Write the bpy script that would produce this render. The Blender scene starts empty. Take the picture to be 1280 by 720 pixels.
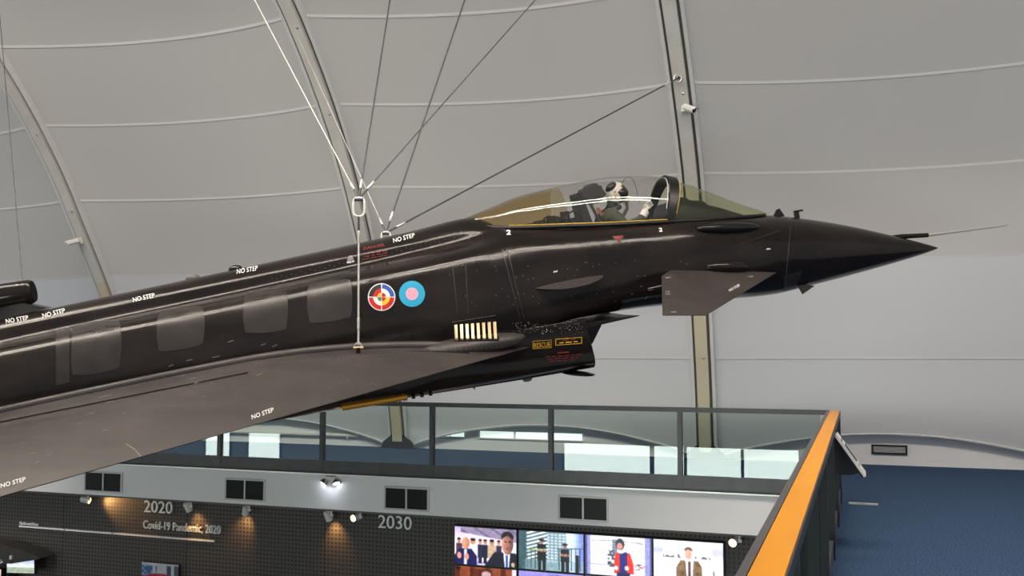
import bpy, bmesh, math, random
from mathutils import Vector, Matrix
from mathutils.bvhtree import BVHTree
random.seed(7)
SC = bpy.context.scene
COL = SC.collection
R = math.radians
PI = math.pi

# ------------------------------------------------------------------ camera
FPX, HZ, YAW, CZ = 1218.0, 440.0, 19.58, 1.8167
PITCH = math.degrees(math.atan((HZ - 360) / FPX))
cam_d = bpy.data.cameras.new('camera'); cam = bpy.data.objects.new('camera', cam_d); COL.objects.link(cam)
cam_d.sensor_width = 36.0; cam_d.lens = FPX * 36.0 / 1280.0; cam_d.clip_start = 0.05; cam_d.clip_end = 300
cam.location = (0, 0, CZ); cam.rotation_euler = (R(90 + PITCH), 0, R(YAW))
SC.camera = cam
# ------------------------------------------------------------------ world, exposure
w = bpy.data.worlds.new('hall_daylight'); SC.world = w; w.use_nodes = True
w.node_tree.nodes['Background'].inputs[0].default_value = (0.93, 0.96, 1.0, 1)
w.node_tree.nodes['Background'].inputs[1].default_value = 0.26
SC.view_settings.view_transform = 'Standard'; SC.view_settings.look = 'None'
SC.view_settings.gamma = 1.0; SC.view_settings.exposure = 0.75; SC.view_settings.use_curve_mapping = False

# ------------------------------------------------------------------ measuring: a pixel of the photograph -> a ray in the hall
_th = R(PITCH); _ps = R(YAW)
FW = Vector((-math.sin(_ps) * math.cos(_th), math.cos(_ps) * math.cos(_th), math.sin(_th)))
RT = Vector((math.cos(_ps), math.sin(_ps), 0)); UP = RT.cross(FW)
CAM = Vector((0, 0, CZ))
def ray(x, y): return (FW * FPX + RT * (x - 640) + UP * (360 - y)).normalized()
def aty(x, y, Y): d = ray(x, y); return CAM + d * (Y / d.y)
def atx(x, y, X): d = ray(x, y); return CAM + d * (X / d.x)

# ------------------------------------------------------------------ materials
MATS = {}
def mat(name, col, rough=0.5, metal=0.0, spec=0.5, emit=None, estr=0.0, noise=None, bump=None, rnoise=None, coat=0.0, trans=0.0):
    if name in MATS: return MATS[name]
    m = bpy.data.materials.new(name); m.use_nodes = True; nt = m.node_tree; b = nt.nodes['Principled BSDF']
    b.inputs['Base Color'].default_value = (*col, 1); b.inputs['Roughness'].default_value = rough
    b.inputs['Metallic'].default_value = metal; b.inputs['Specular IOR Level'].default_value = spec
    b.inputs['Coat Weight'].default_value = coat; b.inputs['Coat Roughness'].default_value = 0.12
    if emit: b.inputs['Emission Color'].default_value = (*emit, 1); b.inputs['Emission Strength'].default_value = estr
    tc = nt.nodes.new('ShaderNodeTexCoord')
    def ns(scale, stretch=(1, 1, 1), detail=4):
        mp = nt.nodes.new('ShaderNodeMapping'); mp.inputs['Scale'].default_value = stretch
        nt.links.new(tc.outputs['Object'], mp.inputs['Vector'])
        n = nt.nodes.new('ShaderNodeTexNoise'); n.inputs['Scale'].default_value = scale; n.inputs['Detail'].default_value = detail
        nt.links.new(mp.outputs[0], n.inputs['Vector']); return n
    if noise:   # (scale, second colour, stretch, low, high)
        n = ns(noise[0], noise[2] if len(noise) > 2 else (1, 1, 1))
        cr = nt.nodes.new('ShaderNodeValToRGB'); lo, hi = (noise[3], noise[4]) if len(noise) > 3 else (0.35, 0.7)
        cr.color_ramp.elements[0].position = lo; cr.color_ramp.elements[1].position = hi
        cr.color_ramp.elements[0].color = (*col, 1); cr.color_ramp.elements[1].color = (*noise[1], 1)
        nt.links.new(n.outputs['Fac'], cr.inputs[0]); nt.links.new(cr.outputs[0], b.inputs['Base Color'])
    if rnoise:  # (scale, lo, hi, stretch)
        n = ns(rnoise[0], rnoise[3] if len(rnoise) > 3 else (1, 1, 1))
        mr = nt.nodes.new('ShaderNodeMapRange'); mr.inputs[1].default_value = .3; mr.inputs[2].default_value = .7
        mr.inputs[3].default_value = rnoise[1]; mr.inputs[4].default_value = rnoise[2]
        nt.links.new(n.outputs['Fac'], mr.inputs[0]); nt.links.new(mr.outputs[0], b.inputs['Roughness'])
    if bump:    # (scale, strength, distance)
        n = ns(bump[0]); bp = nt.nodes.new('ShaderNodeBump'); bp.inputs['Strength'].default_value = bump[1]; bp.inputs['Distance'].default_value = bump[2]
        nt.links.new(n.outputs['Fac'], bp.inputs['Height']); nt.links.new(bp.outputs[0], b.inputs['Normal'])
    if trans:
        tr = nt.nodes.new('ShaderNodeBsdfTranslucent'); tr.inputs[0].default_value = (*col, 1)
        mx = nt.nodes.new('ShaderNodeMixShader'); mx.inputs[0].default_value = trans
        nt.links.new(b.outputs[0], mx.inputs[1]); nt.links.new(tr.outputs[0], mx.inputs[2])
        nt.links.new(mx.outputs[0], nt.nodes['Material Output'].inputs[0])
    MATS[name] = m; return m
def glass(name, tint, refl=1.0, ior=1.5):
    m = bpy.data.materials.new(name); m.use_nodes = True; nt = m.node_tree; nt.nodes.clear()
    o = nt.nodes.new('ShaderNodeOutputMaterial'); t = nt.nodes.new('ShaderNodeBsdfTransparent'); t.inputs[0].default_value = (*tint, 1)
    g = nt.nodes.new('ShaderNodeBsdfGlossy'); g.inputs['Roughness'].default_value = 0.0
    ge = nt.nodes.new('ShaderNodeNewGeometry'); dt = nt.nodes.new('ShaderNodeVectorMath'); dt.operation = 'DOT_PRODUCT'   # Schlick reflectance, the same from both sides
    nt.links.new(ge.outputs['Normal'], dt.inputs[0]); nt.links.new(ge.outputs['Incoming'], dt.inputs[1])
    def mt(op, *a):
        n = nt.nodes.new('ShaderNodeMath'); n.operation = op
        for i, q in enumerate(a):
            if isinstance(q, (int, float)): n.inputs[i].default_value = q
            else: nt.links.new(q, n.inputs[i])
        return n
    f0 = ((ior - 1) / (ior + 1)) ** 2
    pw = mt('POWER', mt('SUBTRACT', 1.0, mt('ABSOLUTE', dt.outputs['Value']).outputs[0]).outputs[0], 5.0)
    ml = mt('MULTIPLY', mt('MULTIPLY_ADD', pw.outputs[0], 1 - f0, f0).outputs[0], refl); ml.use_clamp = True
    mx = nt.nodes.new('ShaderNodeMixShader')
    nt.links.new(ml.outputs[0], mx.inputs[0]); nt.links.new(t.outputs[0], mx.inputs[1]); nt.links.new(g.outputs[0], mx.inputs[2]); nt.links.new(mx.outputs[0], o.inputs[0])
    MATS[name] = m; return m
def emitter(name, col, s): return mat(name, col, 0.6, emit=col, estr=s)

mat('membrane', (0.60, 0.585, 0.565), 0.6, spec=0.25, noise=(0.25, (0.57, 0.56, 0.55)), trans=0.22)
mat('membrane_low', (0.66, 0.67, 0.69), 0.55, spec=0.3, trans=0.22)
mat('seam_tape', (0.76, 0.75, 0.73), 0.5)
mat('rib_grey', (0.60, 0.59, 0.56), 0.45, noise=(3, (0.54, 0.53, 0.50)))
mat('rib_cream', (0.58, 0.53, 0.38), 0.45)
mat('rib_dark', (0.11, 0.11, 0.105), 0.5)
mat('rib_flange', (0.62, 0.62, 0.62), 0.4)
mat('wall_white', (0.86, 0.85, 0.85), 0.6, noise=(1.2, (0.82, 0.81, 0.82)))
mat('wall_grey', (0.12, 0.12, 0.125), 0.7)
mat('white_plastic', (0.75, 0.74, 0.70), 0.4)
mat('black_metal', (0.02, 0.02, 0.022), 0.4)
mat('grey_metal', (0.075, 0.075, 0.08), 0.38, noise=(6, (0.055, 0.055, 0.06)))
mat('steel', (0.55, 0.55, 0.56), 0.3, metal=1.0)
mat('galvanised', (0.7, 0.69, 0.64), 0.35, metal=0.6)
mat('link_white', (0.8, 0.78, 0.72), 0.4)
mat('cable_dark', (0.06, 0.06, 0.06), 0.5)
mat('cable_light', (0.62, 0.6, 0.56), 0.5)
mat('wood', (0.76, 0.31, 0.004), 0.35, spec=0.3, noise=(5, (0.64, 0.25, 0.004), (1, 0.12, 1)))
mat('carpet', (0.026, 0.052, 0.105), 0.95, spec=0.05, noise=(60, (0.072, 0.122, 0.21), (1, 1, 1), 0.42, 0.62), bump=(320, 0.6, 0.01))
mat('ground_dark', (0.05, 0.048, 0.048), 0.5, noise=(1, (0.065, 0.06, 0.06)))
mat('letter_white', (0.95, 0.95, 0.95), 0.5)
JET = mat('jet_black', (0.0095, 0.0068, 0.006), 0.25, spec=0.32, noise=(2.2, (0.023, 0.0165, 0.014), (0.5, 1.5, 1.5), 0.4, 0.75), rnoise=(3.5, 0.11, 0.22, (0.4, 1.5, 1.5)), bump=(5, 0.05, 0.01))
mat('jet_gloss', (0.008, 0.007, 0.007), 0.18)
mat('jet_wing', (0.046, 0.0375, 0.035), 0.45, noise=(1.6, (0.030, 0.0242, 0.0225), (0.6, 1.2, 1)), rnoise=(4, 0.42, 0.58))
mat('jet_patch', (0.027, 0.021, 0.0185), 0.33, noise=(7, (0.020, 0.0155, 0.014)), rnoise=(5, .26, .40))
mat('jet_frame', (0.006, 0.006, 0.006), 0.35)
mat('jet_matte', (0.010, 0.010, 0.010), 0.85, spec=0.1)
mat('cockpit_dark', (0.014, 0.014, 0.014), 0.6)
mat('cockpit_mid', (0.035, 0.033, 0.032), 0.6)
mat('print_white', (0.8, 0.8, 0.78), 0.5)
mat('print_grey', (0.2, 0.19, 0.18), 0.5)
mat('print_yellow', (0.62, 0.36, 0.015), 0.5)
mat('print_red', (0.17, 0.016, 0.011), 0.5)
mat('flag_red', (0.55, 0.012, 0.012), 0.35)
mat('flag_blue', (0.03, 0.09, 0.42), 0.35)
mat('flag_yellow', (0.85, 0.52, 0.02), 0.35)
mat('flag_green', (0.02, 0.25, 0.07), 0.35)
mat('flag_black', (0.02, 0.018, 0.018), 0.35)
mat('roundel_blue', (0.02, 0.36, 0.58), 0.35)
mat('roundel_pink', (0.85, 0.36, 0.48), 0.35)
mat('seal_yellow', (0.60, 0.38, 0.03), 0.45)
mat('brass', (0.8, 0.62, 0.36), 0.35, metal=0.5)
mat('gold_glint', (0.85, 0.42, 0.05), 0.25, metal=0.7)  # reflection under the jet's belly, put into a gold colour
mat('suit_olive', (0.055, 0.060, 0.032), 0.85, noise=(30, (0.035, 0.04, 0.022)))
mat('harness', (0.16, 0.10, 0.05), 0.8)
mat('helmet_white', (0.62, 0.58, 0.52), 0.35, noise=(7, (0.05, 0.045, 0.04), (1, 1, 1), 0.50, 0.53))
mat('visor', (0.010, 0.010, 0.010), 0.12)
mat('mask', (0.42, 0.36, 0.28), 0.6)
mat('glove', (0.72, 0.70, 0.66), 0.75)
mat('strap_orange', (0.26, 0.08, 0.03), 0.6)
emitter('lamp_warm', (1.0, 0.62, 0.25), 8.0)
emitter('lamp_cool', (0.85, 0.9, 1.0), 8.0)
emitter('lamp_line', (1.0, 0.89, 0.77), 68.0)
emitter('daylight_pane', (0.90, 1.0, 0.95), 8.0)
emitter('slot_pane', (0.95, 1.0, 0.95), 0.6)
glass('balustrade_glass', (0.84, 0.91, 0.89), 1.0)
glass('canopy_clear', (0.97, 0.965, 0.95), 1.7)
glass('canopy_brown', (0.80, 0.69, 0.46), 1.7)
glass('windscreen_green', (0.84, 0.86, 0.70), 1.0)

# ------------------------------------------------------------------ builders
class MB:
    def __init__(s): s.v = []; s.f = []; s.m = []
    def add(s, vs, fs, mi=0):
        o = len(s.v); s.v += [tuple(v) for v in vs]; s.f += [tuple(i + o for i in f) for f in fs]; s.m += [mi] * len(fs)
        return s
    def box(s, x0, x1, y0, y1, z0, z1, mi=0, mtx=None):
        vs = [Vector((x, y, z)) for z in (z0, z1) for y in (y0, y1) for x in (x0, x1)]
        if mtx: vs = [mtx @ v for v in vs]
        return s.add(vs, [(0, 2, 3, 1), (4, 5, 7, 6), (0, 1, 5, 4), (2, 6, 7, 3), (0, 4, 6, 2), (1, 3, 7, 5)], mi)
    def tube(s, pts, r, n=8, mi=0, cap=True, closed=False):
        pts = [Vector(p) for p in pts]; rs = r if isinstance(r, (list, tuple)) else [r] * len(pts)
        vs = []; fs = []; N = len(pts)
        t0 = (pts[1] - pts[0]).normalized(); u = t0.orthogonal().normalized()
        for i, p in enumerate(pts):
            if closed: t = (pts[(i + 1) % N] - pts[i - 1]).normalized()
            else: t = (pts[min(i + 1, N - 1)] - pts[max(i - 1, 0)]).normalized()
            u = (u - t * u.dot(t)).normalized(); v = t.cross(u)
            for k in range(n): a = 2 * PI * k / n; vs.append(p + (u * math.cos(a) + v * math.sin(a)) * rs[i])
        for i in range(N if closed else N - 1):
            j = (i + 1) % N
            for k in range(n): fs.append((i * n + k, i * n + (k + 1) % n, j * n + (k + 1) % n, j * n + k))
        if cap and not closed: fs += [tuple(range(n - 1, -1, -1)), tuple((N - 1) * n + k for k in range(n))]
        return s.add(vs, fs, mi)
    def lathe(s, prof, mtx, n=16, mi=0):   # prof: (axial, radius) along local z
        vs = []; fs = []
        for a, r in prof:
            for k in range(n): t = 2 * PI * k / n; vs.append(mtx @ Vector((r * math.cos(t), r * math.sin(t), a)))
        for i in range(len(prof) - 1):
            for k in range(n): fs.append((i * n + k, i * n + (k + 1) % n, (i + 1) * n + (k + 1) % n, (i + 1) * n + k))
        fs += [tuple(range(n - 1, -1, -1)), tuple((len(prof) - 1) * n + k for k in range(n))]
        return s.add(vs, fs, mi)
    def prism(s, poly, mtx, t0, t1, mi=0):  # polygon in local xy, extruded along local z
        n = len(poly); vs = [mtx @ Vector((x, y, t)) for t in (t0, t1) for x, y in poly]
        fs = [tuple(range(n - 1, -1, -1)), tuple(range(n, 2 * n))] + [(i, (i + 1) % n, n + (i + 1) % n, n + i) for i in range(n)]
        return s.add(vs, fs, mi)
    def ellipsoid(s, c, rad, nu=14, nv=10, mi=0, mtx=None):
        vs = []; fs = []; c = Vector(c)
        for j in range(nv + 1):
            b = PI * (j + 0.001) / (nv + 0.002) - PI / 2
            for i in range(nu):
                a = 2 * PI * i / nu; p = Vector((rad[0] * math.cos(b) * math.cos(a), rad[1] * math.cos(b) * math.sin(a), rad[2] * math.sin(b)))
                vs.append(c + (mtx @ p if mtx else p))
        for j in range(nv):
            for i in range(nu): fs.append((j * nu + i, j * nu + (i + 1) % nu, (j + 1) * nu + (i + 1) % nu, (j + 1) * nu + i))
        return s.add(vs, fs, mi)
    def grid(s, rows, mi=0, flip=False):
        n = len(rows[0]); vs = [p for r in rows for p in r]; fs = []
        for i in range(len(rows) - 1):
            for k in range(n - 1):
                q = (i * n + k, i * n + k + 1, (i + 1) * n + k + 1, (i + 1) * n + k); fs.append(q[::-1] if flip else q)
        return s.add(vs, fs, mi)
    def build(s, name, mats, parent=None, smooth=None, fix=True):
        me = bpy.data.meshes.new(name); me.from_pydata(s.v, [], s.f)
        for m in (mats if isinstance(mats, (list, tuple)) else [mats]): me.materials.append(MATS[m] if isinstance(m, str) else m)
        if len(set(s.m)) > 1: me.polygons.foreach_set('material_index', s.m)
        if fix:
            bm = bmesh.new(); bm.from_mesh(me); bmesh.ops.recalc_face_normals(bm, faces=bm.faces); bm.to_mesh(me); bm.free()
        if smooth:
            me.polygons.foreach_set('use_smooth', [True] * len(me.polygons)); me.set_sharp_from_angle(angle=R(smooth))
        me.update()
        o = bpy.data.objects.new(name, me); COL.objects.link(o)
        if parent: o.parent = parent
        return o
def tag(o, label=None, cat=None, group=None, kind=None):
    if label: o['label'] = label
    if cat: o['category'] = cat
    if group: o['group'] = group
    if kind: o['kind'] = kind
    return o
def empty(name, loc=(0, 0, 0), mtx=None):
    o = bpy.data.objects.new(name, None); COL.objects.link(o); o.empty_display_size = 0.2
    if mtx: o.matrix_world = mtx
    else: o.location = loc
    return o
def frame(o, z, x=None):   # matrix with local z axis along z
    z = Vector(z).normalized(); x = Vector(x) if x else (Vector((0, 0, 1)) if abs(z.z) < .9 else Vector((1, 0, 0)))
    y = z.cross(x).normalized(); x = y.cross(z); m = Matrix((x, y, z)).transposed().to_4x4(); m.translation = Vector(o); return m
def pchip(xs, ys, x):
    n = len(xs)
    if x <= xs[0]: return ys[0]
    if x >= xs[-1]: return ys[-1]
    i = max(k for k in range(n - 1) if xs[k] <= x)
    h = [xs[k + 1] - xs[k] for k in range(n - 1)]; d = [(ys[k + 1] - ys[k]) / h[k] for k in range(n - 1)]
    def sl(k):
        if k == 0: return d[0]
        if k == n - 1: return d[-1]
        if d[k - 1] * d[k] <= 0: return 0.0
        w1 = 2 * h[k] + h[k - 1]; w2 = h[k] + 2 * h[k - 1]; return (w1 + w2) / (w1 / d[k - 1] + w2 / d[k])
    t = (x - xs[i]) / h[i]
    return (2 * t**3 - 3 * t**2 + 1) * ys[i] + (t**3 - 2 * t**2 + t) * h[i] * sl(i) + (-2 * t**3 + 3 * t**2) * ys[i + 1] + (t**3 - t**2) * h[i] * sl(i + 1)
_text = {}
def text_mesh(s, bold=0.0, shear=0.0):      # flat lettering, x scaled to 0..1, returns verts, faces, height/width
    key = (s, bold, shear)
    if key in _text: return _text[key]
    cu = bpy.data.curves.new('lettering', 'FONT'); cu.body = s; cu.offset = bold; cu.shear = shear; cu.resolution_u = 3
    ob = bpy.data.objects.new('lettering', cu); COL.objects.link(ob); bpy.context.view_layer.update()
    me = ob.evaluated_get(bpy.context.evaluated_depsgraph_get()).to_mesh()
    vs = [tuple(v.co) for v in me.vertices]; fs = [tuple(p.vertices) for p in me.polygons]
    bpy.data.objects.remove(ob); bpy.data.curves.remove(cu)
    x0 = min(v[0] for v in vs); x1 = max(v[0] for v in vs); y0 = min(v[1] for v in vs); y1 = max(v[1] for v in vs); k = x1 - x0
    _text[key] = ([((v[0] - x0) / k, (v[1] - y0) / k) for v in vs], fs, (y1 - y0) / k); return _text[key]
def wall_text(name, s, x0, x1, z0, z1, y, m, parent=None, depth=0.03, bold=0.0):
    vs, fs, hw = text_mesh(s, bold); mb = MB(); n = len(vs)
    P = lambda q, d: (x0 + q[0] * (x1 - x0), y - d, z0 + q[1] / hw * (z1 - z0))
    mb.add([P(q, depth) for q in vs], fs)
    mb.add([P(q, 0.0) for q in vs], [f[::-1] for f in fs])
    cnt = {}
    for f in fs:
        for i in range(len(f)): e = (f[i], f[(i + 1) % len(f)]); cnt[e] = 1
    mb.add([P(q, depth) for q in vs] + [P(q, 0.0) for q in vs], [(a, n + a, n + b, b) for a, b in cnt if (b, a) not in cnt])
    return mb.build(name, m, parent, fix=False)

# ------------------------------------------------------------------ the hall: vault, ribs, floors
YB, YP, YW = 12.65, 13.0, 16.88
PRO_Z = [-0.1, 0.0, 0.8, 2.0, 3.0, 4.0, 4.87, 5.53, 6.16, 6.81, 7.3, 8.0, 8.75, 9.35, 9.75, 9.9]
PRO_Y = [16.9, 16.89, 16.74, 16.3, 15.85, 15.36, 14.88, 14.42, 13.92, 13.32, 12.8, 11.75, 10.3, 8.6, 6.6, 4.5]
def vault_y(z, X=-8.26):   # the roof stands steeper towards the right hand bays
    return pchip(PRO_Z, PRO_Y, z) + pchip([-19.94, -14.1, -8.26, -2.42, 3.46, 9.3], [-.6, -.42, 0, .68, 1.05, 1.2], X) * min(1, max(0, (z - .6) / 3.9))
def prof(z, X=-8.26): return Vector((0, vault_y(z, X), z))
def prof_n(z, X=-8.26):
    t = (prof(min(z + .03, 9.9), X) - prof(z - .03, X)).normalized(); return Vector((0, t.z, -t.y))  # outward
PROFILE = [0.0, .25, .5, .8, 1.2, 1.6, 2.0, 2.5, 3.0, 3.3, 3.6, 4.0, 4.4, 4.8, 5.2, 5.6, 6.0, 6.4, 6.8, 7.1, 7.4, 7.7, 8.0, 8.3, 8.6, 8.9, 9.15, 9.35, 9.55, 9.7, 9.8, 9.87, 9.9]
RIBX = [-19.94, -14.1, -8.26, -2.49, 3.46, 9.3]
def sweep(mb, X0, X1, d0, d1, z0, z1, mi=0):   # bar following the vault; d measured inwards
    zs = [z0] + [z for z in PROFILE if z0 < z < z1] + [z1]; vs = []; fs = []
    for z in zs:
        p = prof(z, X0); n = prof_n(z, X0)
        for X, d in ((X0, d0), (X1, d0), (X1, d1), (X0, d1)): q = p - n * d; vs.append((X, q.y, q.z))
    for i in range(len(zs) - 1):
        for k in range(4): fs.append((i * 4 + k, i * 4 + (k + 1) % 4, (i + 1) * 4 + (k + 1) % 4, (i + 1) * 4 + k))
    fs += [(3, 2, 1, 0), tuple(len(zs) * 4 - 4 + k for k in range(4))]
    mb.add(vs, fs, mi)
for i, X in enumerate(RIBX):
    mb = MB(); sweep(mb, X - .10, X + .10, -.02, .12, 3.25, 9.9); t = mb.build('trim_%d' % (i + 1), 'rib_grey', smooth=40)
    tag(t, 'curved steel rib of the white fabric roof, number %s from the left' % ['zero', 'one', 'two', 'three', 'four', 'five'][i], kind='structure')
    mb = MB(); sweep(mb, X - .10, X + .10, -.02, .12, 0, 3.25); mb.build('rib_foot', 'rib_cream', t, 40)
    for s in (-1, 1):
        a, b = sorted((X + s * .10, X + s * .145)); mb = MB(); sweep(mb, a, b, -.02, .05, 0, 9.9); mb.build('groove', 'rib_dark', t, 40)
        a, b = sorted((X + s * .145, X + s * .20)); mb = MB(); sweep(mb, a, b, -.02, .085, 0, 9.9); mb.build('flange', 'rib_flange', t, 40)
    for z in (1.75, 4.55, 5.85, 7.0):
        p = prof(z, X) - prof_n(z, X) * .12; mb = MB(); mb.lathe([(0, .022), (.012, .022), (.02, .012)], frame((X + .03, p.y, p.z), -prof_n(z, X)), 10); mb.build('bolt', 'steel', t)
    mb = MB()
    for s in (-1, 1): mb.prism([(0, 0), (.34, 0), (.30, .12), (.14, .24), (0, .27)], Matrix(((s, 0, 0, X), (0, 0, -1, 16.80), (0, 1, 0, 0.0), (0, 0, 0, 1))), 0, .05)
    mb.build('foot_plate', 'black_metal', t)
def arc_z(u): return 0.03 + 0.48 * (math.sin(PI * u) ** 0.8)
SEAMS = [1.72, 4.7, 5.95, 7.1, 8.15, 9.05]
ceil = None
for i in range(len(RIBX) - 1):
    Xa, Xb = RIBX[i] + .17, RIBX[i + 1] - .17; NU = 18
    def mem(u, z, off=0.0):
        X = Xa + (Xb - Xa) * u; n = prof_n(z, X); b = 0.48 * 4 * u * (1 - u) * min(1, max(0, (z - .3) / 3.5))
        p = prof(z, X) + Vector((0, b, 0)) - n * off; return Vector((X, p.y, p.z))
    us = [k / NU for k in range(NU + 1)]
    zs = [3.3] + [z for z in PROFILE if z > 3.35]
    mb = MB(); mb.grid([[mem(u, z) for u in us] for z in zs])
    c = mb.build('ceiling' if i == 0 else 'ceiling_bay', 'membrane', ceil, 60)
    if i == 0: ceil = c; tag(c, 'white tensioned fabric roof curving overhead', kind='structure')
    lows = [k / 16 for k in range(17)]
    mb = MB(); mb.grid([[mem(u, arc_z(u) + (3.34 - arc_z(u)) * t, 0.01 + .0 * t) for u in us] for t in lows]); mb.build('ceiling_skirt', 'membrane_low', ceil, 60)
    mb = MB(); mb.tube([mem(u, arc_z(u), .03) for u in us], .022, 6); mb.build('skirt_edge_tube', 'rib_flange', ceil, 60)
    for z in SEAMS:
        h = .018 if z > 2 else .006
        mb = MB(); mb.grid([[mem(u, z + d, .012 if z > 2 else .03) for u in us] for d in (-h, h)]); mb.build('seam', 'seam_tape', ceil, 60)
mb = MB(); mb.box(-20, 10, YW + .07, YW + .2, 0, .9)
wall_back = tag(mb.build('wall_back', 'wall_white'), 'low white wall behind the scalloped roof edge', kind='structure')
for k, (a, b) in enumerate([(-8.05, -7.94), (-7.91, -7.27), (-7.24, -6.98), (-6.65, -6.0), (-5.95, -5.35), (-5.3, -4.7)]):
    mb = MB(); mb.box(a, b, YW + .055, YW + .075, .24, .36); o = mb.build('window_%d' % (k + 1), 'slot_pane'); tag(o, 'narrow bright slot window low in the back wall', kind='structure')
    mb = MB(); 
    for q in ((a - .02, b + .02, .215, .24), (a - .02, b + .02, .36, .385)): mb.box(q[0], q[1], YW + .045, YW + .075, q[2], q[3])
    mb.build('window_frame', 'wall_white', o)
mb = MB(); mb.tube([(-13.2, YW + .02, .20), (-9.15, YW + .02, .20)], .035, 10); o = mb.build('service_pipe', 'white_plastic', None, 40)
tag(o, 'white service pipe along the back wall, seen through the left glass panes', 'pipe')
for X in (-13, -11, -9.4): mb = MB(); mb.box(X - .02, X + .02, YW + .0, YW + .07, .14, .17); mb.build('bracket', 'white_plastic', o)
# floors
mb = MB(); mb.box(-.42, 9.3, -4, YW + .2, -.47, 0); mb.box(-20, -.42, YB + .03, YW + .2, -.47, 0)
tag(mb.build('floor', 'carpet'), 'speckled blue carpet of the upper gallery', kind='structure')
mb = MB(); mb.box(-24, -.4, -9, YP + .2, -4.0, -3.9); tag(mb.build('floor_lower', 'ground_dark'), 'dark ground floor of the hall', kind='structure')
mb = MB(); mb.box(-20, -.42, YB, YB + .03, -.47, .03); fascia = tag(mb.build('wall_fascia', 'wall_white'), 'white edge fascia of the gallery floor', kind='structure')
mb = MB(); mb.box(-20, -.42, YB - .012, YB + .05, .025, .045); mb.build('drip_strip', 'galvanised', fascia)
mb = MB(); mb.box(-.42, -.395, -4, YB, -.47, 0.0); tag(mb.build('wall_side', 'wall_white'), 'white edge of the side walkway', kind='structure')
mb = MB(); mb.box(-20, -.4, YB + .03, YP + .1, -.5, -.47); tag(mb.build('ceiling_soffit', 'rib_dark'), 'dark soffit under the gallery', kind='structure')
# perforated panelling: panels of sheet with a regular grid of holes
m = mat('perforated', (0.06, 0.055, 0.052), 0.55); nt = m.node_tree; b = nt.nodes['Principled BSDF']
tc = nt.nodes.new('ShaderNodeTexCoord'); sx = nt.nodes.new('ShaderNodeSeparateXYZ'); nt.links.new(tc.outputs['Object'], sx.inputs[0])
def mnode(op, a, bv=None):
    n = nt.nodes.new('ShaderNodeMath'); n.operation = op
    for i, q in enumerate((a, bv)):
        if q is None: continue
        if isinstance(q, (int, float)): n.inputs[i].default_value = q
        else: nt.links.new(q, n.inputs[i])
    return n.outputs[0]
def cell(o): return mnode('SUBTRACT', mnode('FRACT', mnode('MULTIPLY', o, 1 / .062)), .5)
cx, cz = cell(sx.outputs['X']), cell(sx.outputs['Z'])
rr = mnode('ADD', mnode('MULTIPLY', cx, cx), mnode('MULTIPLY', cz, cz)); hole = mnode('LESS_THAN', rr, .075)
mxn = nt.nodes.new('ShaderNodeMix'); mxn.data_type = 'RGBA'; nt.links.new(hole, mxn.inputs['Factor'])
mxn.inputs['A'].default_value = (.078, .068, .063, 1); mxn.inputs['B'].default_value = (.006, .006, .006, 1)
nt.links.new(mxn.outputs['Result'], b.inputs['Base Color'])
wall_low = None
for k in range(8):
    X0 = -20 + k * 2.48
    mb = MB(); mb.box(X0, X0 + 2.472, YP, YP + .06, -3.95, -.47)
    o = mb.build('wall_lower' if k == 0 else 'perforated_panel', 'perforated', wall_low)
    if k == 0: wall_low = tag(o, 'dark perforated panel wall under the gallery', kind='structure')

# far side of the hall, behind the photographer: ground floor glazing
mb = MB(); mb.box(-26, 9.3, -9.3, -9.1, -3.95, -3.6); mb.box(-26, 9.3, -9.3, -9.1, -1.48, 3.2); wf = tag(mb.build('wall_front', 'wall_grey'), 'grey wall over the entrance glazing behind the camera', kind='structure')
for k, (a, b, zt) in enumerate([(-25.8, -24.6, -1.5), (-23.7, -22.2, -1.5), (-10.2, -7.05, -1.5), (-6.9, -5.85, -1.5), (-5.75, -3.9, -1.5), (-3.8, -2.0, -1.5)]):
    mb = MB(); mb.box(a, b, -9.12, -9.1, -3.6, zt); o = tag(mb.build('window_%d' % (k + 11), 'daylight_pane'), 'tall bright entrance window pane', kind='structure')
    mb = MB(); mb.box(a - .06, a, -9.15, -9.02, -3.6, zt); mb.box(b, b + .06, -9.15, -9.02, -3.6, zt); mb.build('window_frame', 'black_metal', o)

# luminaires under the ridge
for k, (Y, Z) in enumerate([(6.3, 9.35), (7.6, 9.1)]):
    t = tag(empty('ceiling_light', (-5.5, Y, Z)), 'long linear light fitting under the roof ridge, %s row' % ['front', 'rear'][k], 'light', 'linear ceiling lights')
    mb = MB(); mb.box(-11, 11, -.10, .10, .02, .12); mb.build('housing', 'rib_flange', t)
    mb = MB(); mb.box(-11, 11, -.06, .06, .0, .02); mb.build('diffuser', 'lamp_line', t)

# ------------------------------------------------------------------ balustrades
bal = tag(empty('glass_balustrade', (-6, YB, 0)), 'glass balustrade with dark grey posts along the gallery edge', 'balustrade')
O = Vector((-6, YB, 0))
def bb(parent, name, m, x0, x1, y0, y1, z0, z1, off=O):
    mb = MB(); mb.box(x0 - off.x, x1 - off.x, y0 - off.y, y1 - off.y, z0 - off.z, z1 - off.z); return mb.build(name, m, parent)
PX = [-16.4, -14.62, -12.8, -11.0, -9.23, -7.45, -5.69, -3.94, -2.20, -.44]
bb(bal, 'top_rail', 'grey_metal', -18, -.37, YB - .03, YB + .03, 1.045, 1.105)
for a, b in zip(PX, PX[1:]):
    bb(bal, 'base_channel', 'grey_metal', a + .004, b - .004, YB - .035, YB + .035, .05, .235)
    bb(bal, 'base_ledge', 'black_metal', a + .004, b - .004, YB - .06, YB - .035, .05, .065)
    bb(bal, 'pane', 'balustrade_glass', a + .03, b - .03, YB - .006, YB + .006, .235, 1.045)
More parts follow.
